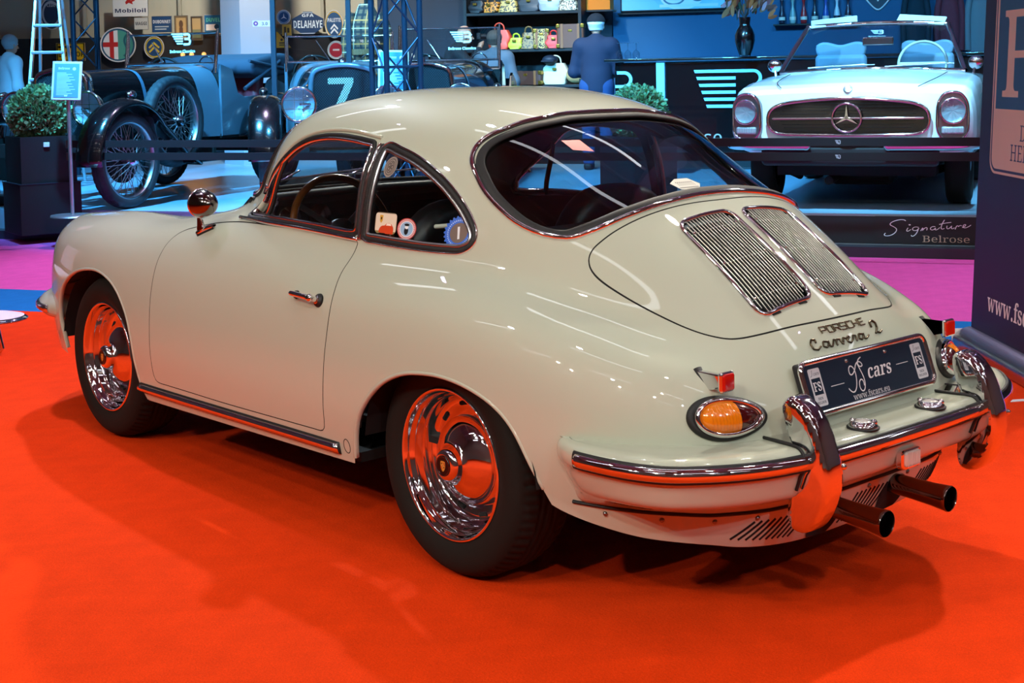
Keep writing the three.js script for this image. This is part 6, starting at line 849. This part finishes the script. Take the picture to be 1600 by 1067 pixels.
camAt(struct('wall_pillar', [box(.43, 6.65, .6, -.015, 3.325, 0)], std('pillar_white', lin('#9aa4b0'), .7)), -3.45, 18.3, .25, .62);
{ const o = camAt(thing('pillar_sign', 'small grey plate with a round purple mark on the white pillar', 'sign'), -3.12, 17.6, 2.06, .62 - Math.PI / 2 + 1.1); mesh('plate', sheet(.24, .075, .01), std('pillar_sign_print', 0xffffff, .5, 0, { map: print(192, 60, (x) => { x.fillStyle = '#a8b6c8'; x.fillRect(0, 0, 192, 60); x.fillStyle = '#5a3c78'; x.beginPath(); x.arc(32, 30, 24, 0, 7); x.fill(); x.fillStyle = '#c0a8d0'; x.beginPath(); x.arc(32, 30, 9, 0, 7); x.fill(); txt(x, '3.0', 120, 32, 'bold 44px sans-serif', '#2a3550'); }) }), o); }
{ const o = camAt(thing('step_ladder', 'aluminium step ladder standing behind the blue tourer', 'ladder'), -5.0, 15.2, .25, .15); const H = 2.7; for (const s of [-1, 1]) { mesh('stile', tr(rbox(.03, H, .07, .004, 0, H / 2, 0), s * .27 - (s > 0 ? 0 : 0), 0, .45, -.16, 0, s * .075), M.aluB ?? (M.aluB = std('ladder_aluminium', 0xc4ccd2, .35, .9)), o); mesh('rear_leg', tr(rbox(.03, H, .04, .004, 0, H / 2, 0), s * .24, 0, -.45, .17, 0, s * .06), M.aluB, o); } for (let i = 0; i < 8; i++) { const y = .28 + i * .29, w = .54 - y * .145; mesh('tread', rbox(w, .03, .10, .006, 0, y, .45 - y * .16), M.aluB, o); } mesh('top_cap', rbox(.24, .03, .2, .006, 0, H - .04, .0), M.aluB, o); }
function infoStand(label, s, d, y, w, h, pole, turn, tint) { const o = camAt(thing('info_stand', label, 'sign'), s, d, .25, turn); const g = new THREE.Group(); g.name = 'sign_panel'; g.position.set(0, y - .25, 0); g.rotation.set(-.18, 0, -.03); o.add(g); mesh('panel_frame', rbox(w + .04, h + .04, .02, .006), M.white, g); mesh('panel_print', sheet(w, h, .004).translate(0, 0, .011), std('info_print_' + s, 0xffffff, .5, 0, { map: print(160, 224, (x) => { x.fillStyle = tint; x.fillRect(0, 0, 160, 224); x.fillStyle = '#dfeef4'; txt(x, 'Belrose', 62, 30, 'bold 20px serif', '#dfeef4'); x.beginPath(); x.arc(128, 34, 11, 0, 7); x.fill(); for (let i = 0; i < 17; i++) x.fillRect(18, 60 + i * 9, 60 + (i * 37) % 64, 3); x.fillRect(70, 206, 20, 10); }) }), g); mesh('pole', rod([0, .02, -.02], [0, pole, -.02], .016), M.aluB, o); mesh('foot', lathe([[.001, .02], [.17, .016], [.175, 0]], 32), M.aluB, o); return o; }
infoStand('white framed information panel on a pole before the slate blue tourer', -3.68, 11.55, 1.38, .205, .285, .98, 0, '#5f93ae'); infoStand('white framed information panel standing behind the dark truss tower', -1.12, 13.3, 1.42, .25, .36, 1.1, .1, '#2f7da8');
{ const o = camAt(thing('tartan_coat', 'brown and orange tartan coat on a hanging dress form behind the truss tower', 'coat'), -1.52, 14.8, 1.30, .2); const t = print(128, 128, (x) => { x.fillStyle = '#6a4a34'; x.fillRect(0, 0, 128, 128); x.fillStyle = '#1c1a1e'; for (const p of [8, 60, 100]) { x.globalAlpha = .75; x.fillRect(p, 0, 14, 128); x.fillRect(0, p, 128, 14); } x.globalAlpha = 1; x.fillStyle = '#c8743a'; x.fillRect(38, 0, 8, 128); x.fillRect(0, 40, 128, 8); x.fillStyle = '#d8c8a8'; x.fillRect(88, 0, 4, 128); x.fillRect(0, 86, 128, 4); }); t.wrapS = t.wrapT = THREE.RepeatWrapping; const m = std('tartan_cloth', 0xffffff, .9, 0, { map: t, side: THREE.DoubleSide }); const tex = g => { const p = g.attributes.position, uv = []; for (let i = 0; i < p.count; i++) uv.push(p.getX(i) * 4 + p.getZ(i) * 4, p.getY(i) * 4); g.setAttribute('uv', new THREE.Float32BufferAttribute(uv, 2)); return g; };
  const rings = []; for (let i = 0; i <= 14; i++) { const q = i / 14; rings.push(Array.from({ length: 28 }, (_, j) => { const a = j / 28 * 2 * Math.PI, w = .07 + .12 * Math.min(1, q * 4) - .03 * Math.sin(q * 3) + .06 * q; return [w * Math.cos(a), .84 - .86 * q, .6 * w * Math.sin(a) * (1 + .08 * Math.sin(6 * a))]; })); } mesh('coat_body', tex(loft(rings, true, true)), m, o); for (const q of [-1, 1]) mesh('sleeve', tex(tube([[q * .16, .74, 0], [q * .22, .48, .04], [q * .20, .16, .08]], .055, false, 16, 10)), m, o); mesh('stand_pole', [rod([0, -1.05, 0], [0, .95, 0], .02), rod([0, .95, 0], [0, 5.6, 0], .004)], M.dark, o); mesh('belt', tex(loft([.30, .36].map(y => Array.from({ length: 28 }, (_, j) => { const a = j / 28 * 2 * Math.PI; return [.215 * Math.cos(a), y, .135 * Math.sin(a)]; })), true)), M.strapB, o); }
// ------------------------------------------------------------------ old enamel signs on the far wall
M.board = std('sign_board', lin('#202226'), .8);
camAt(struct('wall_signs', [box(9.0, 2.05, .08, 0, .70, 0)], M.board), -3.9, 21.0, .30, .0);
camAt(struct('wall_far', [box(13, 6.5, .1, 0, 3.3, -.2)], std('far_wall_beige', lin('#c8c4ae'), .8)), -3.9, 21.2, .25, .0);
for (let i = 0; i < 14; i++) camAt(struct('trim_wall', [box(.05, 5, .05, 0, 4.4, 0)], std('wall_rib', lin('#b4b09c'), .8)), -8.6 + i * .72, 21.2, .25, .0);
function sign(name, label, px, py, wpx, hpx, draw, shape = 'rect', cat = 'sign', D = 20.85) {
  const s = (px - 800) / 2173 * D, yh = 114.5 - .018 * (px - 800), y = 1.375 - D * (py - yh) / 2173, w = wpx * D / 2173, h = hpx * D / 2173, o = camAt(thing(name, label, cat), s, D, y, 0);
  const t = print(Math.round(Math.min(256, wpx * 6)), Math.round(Math.min(256, wpx * 6) * h / w), (x, W, H) => { x.scale(W / 100, H / 100); draw(x); }), m = std(name + '_print', 0xffffff, .3, 0, { map: t, clearcoat: .5 });
  if (shape === 'round') { const g = new THREE.CircleGeometry(.5, 40).scale(w, h, 1); mesh('enamel_face', g.translate(0, 0, .024), m, o); mesh('rim', tr(tor(.5, .02, 40, 8).scale(w, h, 1), 0, 0, .02), M.white, o); mesh('back_plate', poly(circ(.5, 40).map(([a, b]) => [a * w, b * h]), .02), M.steel, o); }
  else if (Array.isArray(shape)) { const P = shape.map(([a, b]) => [a * w, b * h]), g = new THREE.ShapeGeometry(new THREE.Shape(P.map(p => new THREE.Vector2(...p)))); const p = g.attributes.position, uv = g.attributes.uv; for (let i = 0; i < p.count; i++) uv.setXY(i, p.getX(i) / w + .5, p.getY(i) / h + .5); mesh('enamel_face', g.translate(0, 0, .022), m, o); mesh('back_plate', poly(P, .02), M.steel, o); }
  else { mesh('enamel_face', sheet(w, h, .004).translate(0, 0, .022), m, o); mesh('back_plate', rbox(w + .012, h + .012, .02, .005, 0, 0, .009), shape === 'white' ? M.white : M.steel, o); }
  return o;
}
const F_ = (x, c) => { x.fillStyle = c; x.fillRect(0, 0, 100, 100); }, D_ = (x, c, r, cx = 50, cy = 50) => { x.fillStyle = c; x.beginPath(); x.arc(cx, cy, r, 0, 7); x.fill(); };
sign('enamel_sign', 'white plate with dark blue Mobiloil lettering and a red winged horse above it', 211, 10, 54, 32, x => { F_(x, '#dfe2dc'); txt(x, 'Mobiloil', 50, 72, 'bold 26px sans-serif', '#16284a', 'center', 92); x.fillStyle = '#b82a22'; x.beginPath(); x.moveTo(36, 30); x.lineTo(44, 16); x.lineTo(54, 22); x.lineTo(62, 8); x.lineTo(64, 24); x.lineTo(56, 30); x.lineTo(58, 42); x.lineTo(46, 34); x.lineTo(38, 42); x.fill(); }, 'rect');
sign('round_sign', 'round dark blue sign with a white ring behind the ladder', 88, 22, 34, 48, x => { F_(x, '#22405c'); D_(x, '#c9d4d8', 42); D_(x, '#22405c', 34); txt(x, 'CEDE', 50, 22, 'bold 16px sans-serif', '#d8e2e6'); }, 'round');
sign('enamel_sign', 'black and yellow Dunlop plate beside the ladder', 116, 81, 44, 27, x => { F_(x, '#d8b01c'); txt(x, 'DUNLOP', 52, 64, 'bold 40px sans-serif', '#16140c', 'center', 92); x.fillStyle = '#16140c'; x.fillRect(6, 14, 50, 14); x.lineWidth = 4; x.strokeStyle = '#16140c'; x.strokeRect(3, 3, 94, 94); });
sign('round_sign', 'round white sign with a red cross on its left half and a green right half', 190, 70, 54, 52, x => { F_(x, '#e4e8e8'); x.fillStyle = '#4a9a8c'; x.fillRect(50, 0, 50, 100); x.fillStyle = '#c03030'; x.fillRect(26, 8, 12, 84); x.fillRect(6, 42, 44, 14); x.strokeStyle = '#1f5f6c'; x.lineWidth = 6; x.beginPath(); x.moveTo(66, 84); x.bezierCurveTo(96, 60, 52, 50, 76, 20); x.stroke(); x.strokeStyle = '#2c5a78'; x.lineWidth = 5; x.beginPath(); x.arc(50, 50, 46, 0, 7); x.stroke(); }, 'round');
sign('enamel_sign', 'small pale plate with dark capital letters left of the blue plate', 227, 37, 21, 18, x => { F_(x, '#b8bcb4'); txt(x, 'MAGGI', 50, 50, 'bold 40px sans-serif', '#22262c', 'center', 88); });
sign('enamel_sign', 'blue plate with white capital letters above the tourer windscreen', 259, 38, 30, 24, x => { F_(x, '#23466e'); txt(x, 'DUBONNET', 50, 34, 'bold 30px sans-serif', '#cfd8dc', 'center', 92); x.fillStyle = '#9fb2bc'; x.fillRect(14, 62, 72, 8); x.fillRect(14, 78, 60, 8); });
sign('round_sign', 'round blue sign with a yellow chevron behind the tourer windscreen', 246, 74, 30, 34, x => { F_(x, '#1f4a78'); D_(x, '#d8b83a', 46); D_(x, '#1f4a78', 40); x.strokeStyle = '#e0c040'; x.lineWidth = 9; for (const o of [0, 20]) { x.beginPath(); x.moveTo(24, 62 + o - 10); x.lineTo(50, 40 + o - 10); x.lineTo(76, 62 + o - 10); x.stroke(); } }, 'round');
sign('framed_poster', 'dark framed poster with a small figure, left of a similar frame', 289, 44, 20, 38, x => { F_(x, '#6a5f48'); x.fillStyle = '#b09a68'; x.fillRect(12, 8, 76, 84); D_(x, '#5a4838', 16, 50, 34); x.fillRect(36, 48, 28, 36); }, 'rect', 'poster');
sign('framed_poster', 'dark framed poster with a landscape, left of the white framed one', 313, 44, 17, 36, x => { F_(x, '#4a4438'); x.fillStyle = '#a8986c'; x.fillRect(12, 8, 76, 84); x.fillStyle = '#6c7a60'; x.fillRect(12, 56, 76, 36); }, 'rect', 'poster');
sign('framed_poster', 'white framed blue and green poster beside the white pillar', 339, 38, 27, 28, x => { F_(x, '#1f6a9c'); x.fillStyle = '#d8ecf0'; x.fillRect(8, 50, 60, 34); txt(x, 'DUVEL', 50, 26, 'bold 30px sans-serif', '#5fd0b0', 'center', 84); D_(x, '#123a58', 14, 70, 64); }, 'white', 'poster');
sign('round_sign', 'round blue enamel sign with a white star and laurel rim beside the black post', 449, 27, 21, 22, x => { F_(x, '#d8e4ea'); D_(x, '#2a62a0', 45); x.strokeStyle = '#d8e4ea'; x.lineWidth = 7; x.setLineDash([5, 4]); x.beginPath(); x.arc(50, 50, 40, 0, 7); x.stroke(); x.setLineDash([]); D_(x, '#23568e', 32); x.fillStyle = '#eef4f6'; for (let i = 0; i < 3; i++) { x.save(); x.translate(50, 50); x.rotate(i * 2.0944); x.beginPath(); x.moveTo(-5, 2); x.lineTo(0, -30); x.lineTo(5, 2); x.fill(); x.restore(); } }, 'round');
sign('enamel_sign', 'small orange yellow plate with dark figures under the round star sign', 453, 47, 14, 17, x => { F_(x, '#d8a02c'); x.fillStyle = '#5a3c18'; x.fillRect(20, 20, 24, 60); x.fillRect(56, 30, 24, 44); });
sign('triangle_sign', 'yellow triangular warning sign behind the racing tourer', 447, 62, 24, 25, x => { F_(x, '#d8a41c'); x.fillStyle = '#4a3410'; x.fillRect(24, 66, 40, 8); x.fillRect(24, 80, 52, 6); D_(x, '#4a3410', 8, 40, 50); }, [[-.5, -.5], [.5, -.5], [-.35, .5], [-.5, .5]]);
sign('hexagon_sign', 'dark blue hexagonal sign with tall white Delahaye lettering', 486, 36, 49, 35, x => { F_(x, '#1d3c62'); x.strokeStyle = '#d0dce2'; x.lineWidth = 3; x.strokeRect(-5, 4, 110, 92); txt(x, 'DELAHAYE', 50, 56, 'bold 46px sans-serif', '#dce8ec', 'center', 94); txt(x, 'GFA', 50, 16, 'bold 20px sans-serif', '#dce8ec'); }, [[-.5, -.18], [-.18, -.5], [.18, -.5], [.5, -.18], [.5, .18], [.18, .42], [.14, .5], [-.14, .5], [-.18, .42], [-.5, .18]]);
sign('round_sign', 'round blue sign with a yellow rim and white chevrons', 527, 38, 28, 42, x => { F_(x, '#d8b03a'); D_(x, '#24527e', 44); txt(x, 'PALETTE', 50, 34, 'bold 20px sans-serif', '#e4ecee', 'center', 76); x.strokeStyle = '#e4ecee'; x.lineWidth = 7; for (const o of [0, 16]) { x.beginPath(); x.moveTo(30, 72 + o - 4); x.lineTo(50, 56 + o - 4); x.lineTo(70, 72 + o - 4); x.stroke(); } }, 'round');
sign('round_sign', 'round red sign in a white ring behind the racing tourer', 529, 78, 26, 28, x => { F_(x, '#c8d4da'); D_(x, '#c02a3c', 40); x.fillStyle = '#e8dcdc'; x.fillRect(30, 44, 40, 10); }, 'round');
{ const o = camAt(thing('display_cabinet', 'low dark cabinet with three warm bulbs on it below the framed posters', 'cabinet'), -4.55, 20.4, .25, 0); mesh('carcass', rbox(1.0, 1.35, .4, .02, 0, .675, 0), M.board, o); mesh('door', [rbox(.46, 1.2, .02, .01, -.24, .66, .21), rbox(.46, 1.2, .02, .01, .24, .66, .21)], M.deep, o); mesh('knob', [sph(.015, -.05, .7, .23, 8, 6), sph(.015, .05, .7, .23, 8, 6)], M.gold, o);
  for (let i = 0; i < 3; i++) { const b = camAt(thing('table_lamp', ['left', 'middle', 'right'][i] + ' of three small warm lamps on the dark cabinet', 'lamp', 'small warm lamps on the cabinet'), -4.78 + i * .13 + (i === 2 ? .05 : 0), 20.35, 1.60, 0); mesh('lamp_stem', [rod([0, 0, 0], [0, .10, 0], .01), lathe([[.001, .01], [.045, .008], [.05, 0]], 16)], M.gold, b); mesh('lamp_bulb', sph(.034, 0, .135, 0), std('bulb_glow', 0x201008, 1, 0, { emissive: 0xffb060, emissiveIntensity: 5 }), b); const L = new THREE.PointLight(0xffb060, .8, 0, 2); L.name = 'bulb_light'; L.position.set(0, .135, .04); L.castShadow = true; b.add(L); } }
// ------------------------------------------------------------------ roll-up banner at the right
{ const R_0 = [.6575, -.7535], Fh = [-.7535, -.6575], W = 1.2, H = 2.1, o = thing('rollup_banner', 'navy roll-up banner with a large beige emblem and white web address at the right edge', 'banner'); const s = 2.243, d = 6.74 - W / 2; o.position.set(3.992 + R_0[0] * s + Fh[0] * d, 0, 3.0345 + R_0[1] * s + Fh[1] * d); o.rotation.y = .8535 - Math.PI / 2 + .02;
  const t = print(1024, 1792, (x, w, h) => { const m = w / W; x.scale(m, m); const Y = y => H - y; x.fillStyle = '#101d38'; x.fillRect(0, 0, W, H); x.fillStyle = '#c9a898'; x.beginPath(); x.roundRect(.14, Y(1.86), .92, 1.86 - .775, .07); x.fill(); x.strokeStyle = '#2a3a5c'; x.lineWidth = .012; x.beginPath(); x.roundRect(.158, Y(1.842), .884, 1.824 - .775 + .0, .06); x.stroke(); x.fillStyle = '#1f5274'; x.fillRect(.185, Y(1.68), .83, .60);
    x.save(); x.translate(.41, Y(1.35)); x.scale(.001, .001); txt(x, 'F', 0, 20, 'bold 560px serif', '#c9a898', 'center', 330); x.restore(); x.save(); x.translate(.80, Y(1.35)); x.scale(.001, .001); txt(x, 'S', 0, 20, 'bold 560px serif', '#c9a898', 'center', 330); x.restore(); x.save(); x.translate(.60, Y(.975)); x.scale(.001, .001); txt(x, 'DEN', 0, 0, '100px serif', '#223a64', 'center', 340); txt(x, 'HELDER', 0, 92, '104px serif', '#223a64', 'center', 640); txt(x, 'www.fscars.eu', 20, 810, 'bold 120px serif', '#e6e2e2', 'center', 840); x.restore(); });
  const g = new THREE.Group(); g.name = 'banner_sheet'; g.position.set(0, .09, 0); g.rotation.x = -.045; o.add(g); mesh('printed_sheet', sheet(W, H, .003).translate(0, H / 2, 0), std('banner_print', 0xffffff, .5, 0, { map: t }), g); mesh('top_rail', rbox(W + .02, .03, .03, .008, 0, H, 0), M.alu, g); mesh('support_pole', rod([0, 0, -.03], [0, H, -.015], .010), M.alu, g);
  mesh('cassette', poly(smooth([[-.09, 0], [-.085, .05], [-.04, .085], [0, .095], [.04, .085], [.085, .05], [.09, 0]], 30).concat([[-.09, 0]]), W + .03, .004).rotateY(Math.PI / 2).translate(-W / 2 - .015, .004, 0), M.alu, o); mesh('end_cap', [rbox(.012, .085, .18, .004, -W / 2 - .02, .045, 0), rbox(.012, .085, .18, .004, W / 2 + .02, .045, 0)], M.white, o); }
// ------------------------------------------------------------------ left edge furniture, a scrap of card on the carpet
{ const o = camAt(thing('display_stand', 'round chrome and white foot of a display stand at the left carpet edge', 'stand'), -3.03, 8.02, 0, 0); mesh('foot', lathe([[.001, .05], [.03, .048], [.10, .035], [.17, .018], [.19, .006], [.188, 0], [.001, 0]], 48), M.chrome, o); mesh('foot_cover', lathe([[.03, .051], [.10, .038], [.168, .021]], 48), M.white, o); mesh('column', rod([-.02, .04, 0], [-.22, 1.4, 0], .014), M.chrome, o); mesh('holder', tr(rbox(.24, .32, .02, .006), -.36, 1.5, 0, -.2, 0, .1), M.white, o); }
{ const o = camAt(thing('chair', 'chrome sled-legged chair mostly cut off at the left edge', 'chair'), -2.885, 6.78, 0, 0); for (const z of [-.2, .2]) mesh('sled_leg', tube([[-.20, .45, z], [-.27, .03, z], [-.25, .012, z], [.0, .012, z], [.26, .012, z], [.285, .03, z], [.20, .45, z]], .011, false, 70, 10, .05), M.chrome, o); mesh('seat', rbox(.44, .04, .46, .02, -.02, .46, 0, 3), M.white, o); mesh('backrest', tr(rbox(.03, .36, .44, .015, 0, 0, 0, 3), -.24, .70, 0, 0, 0, .1), M.white, o); }
camAt(mesh('card_scrap', poly([[-.045, -.012], [.03, -.014], [.05, .012], [-.02, .014]], .003, .0005).rotateX(-Math.PI / 2), M.white, scene, { label: 'small grey white scrap of card on the red carpet at the right edge', category: 'card' }), 2.055, 5.62, .001, .2);

renderer.render(scene, camera);
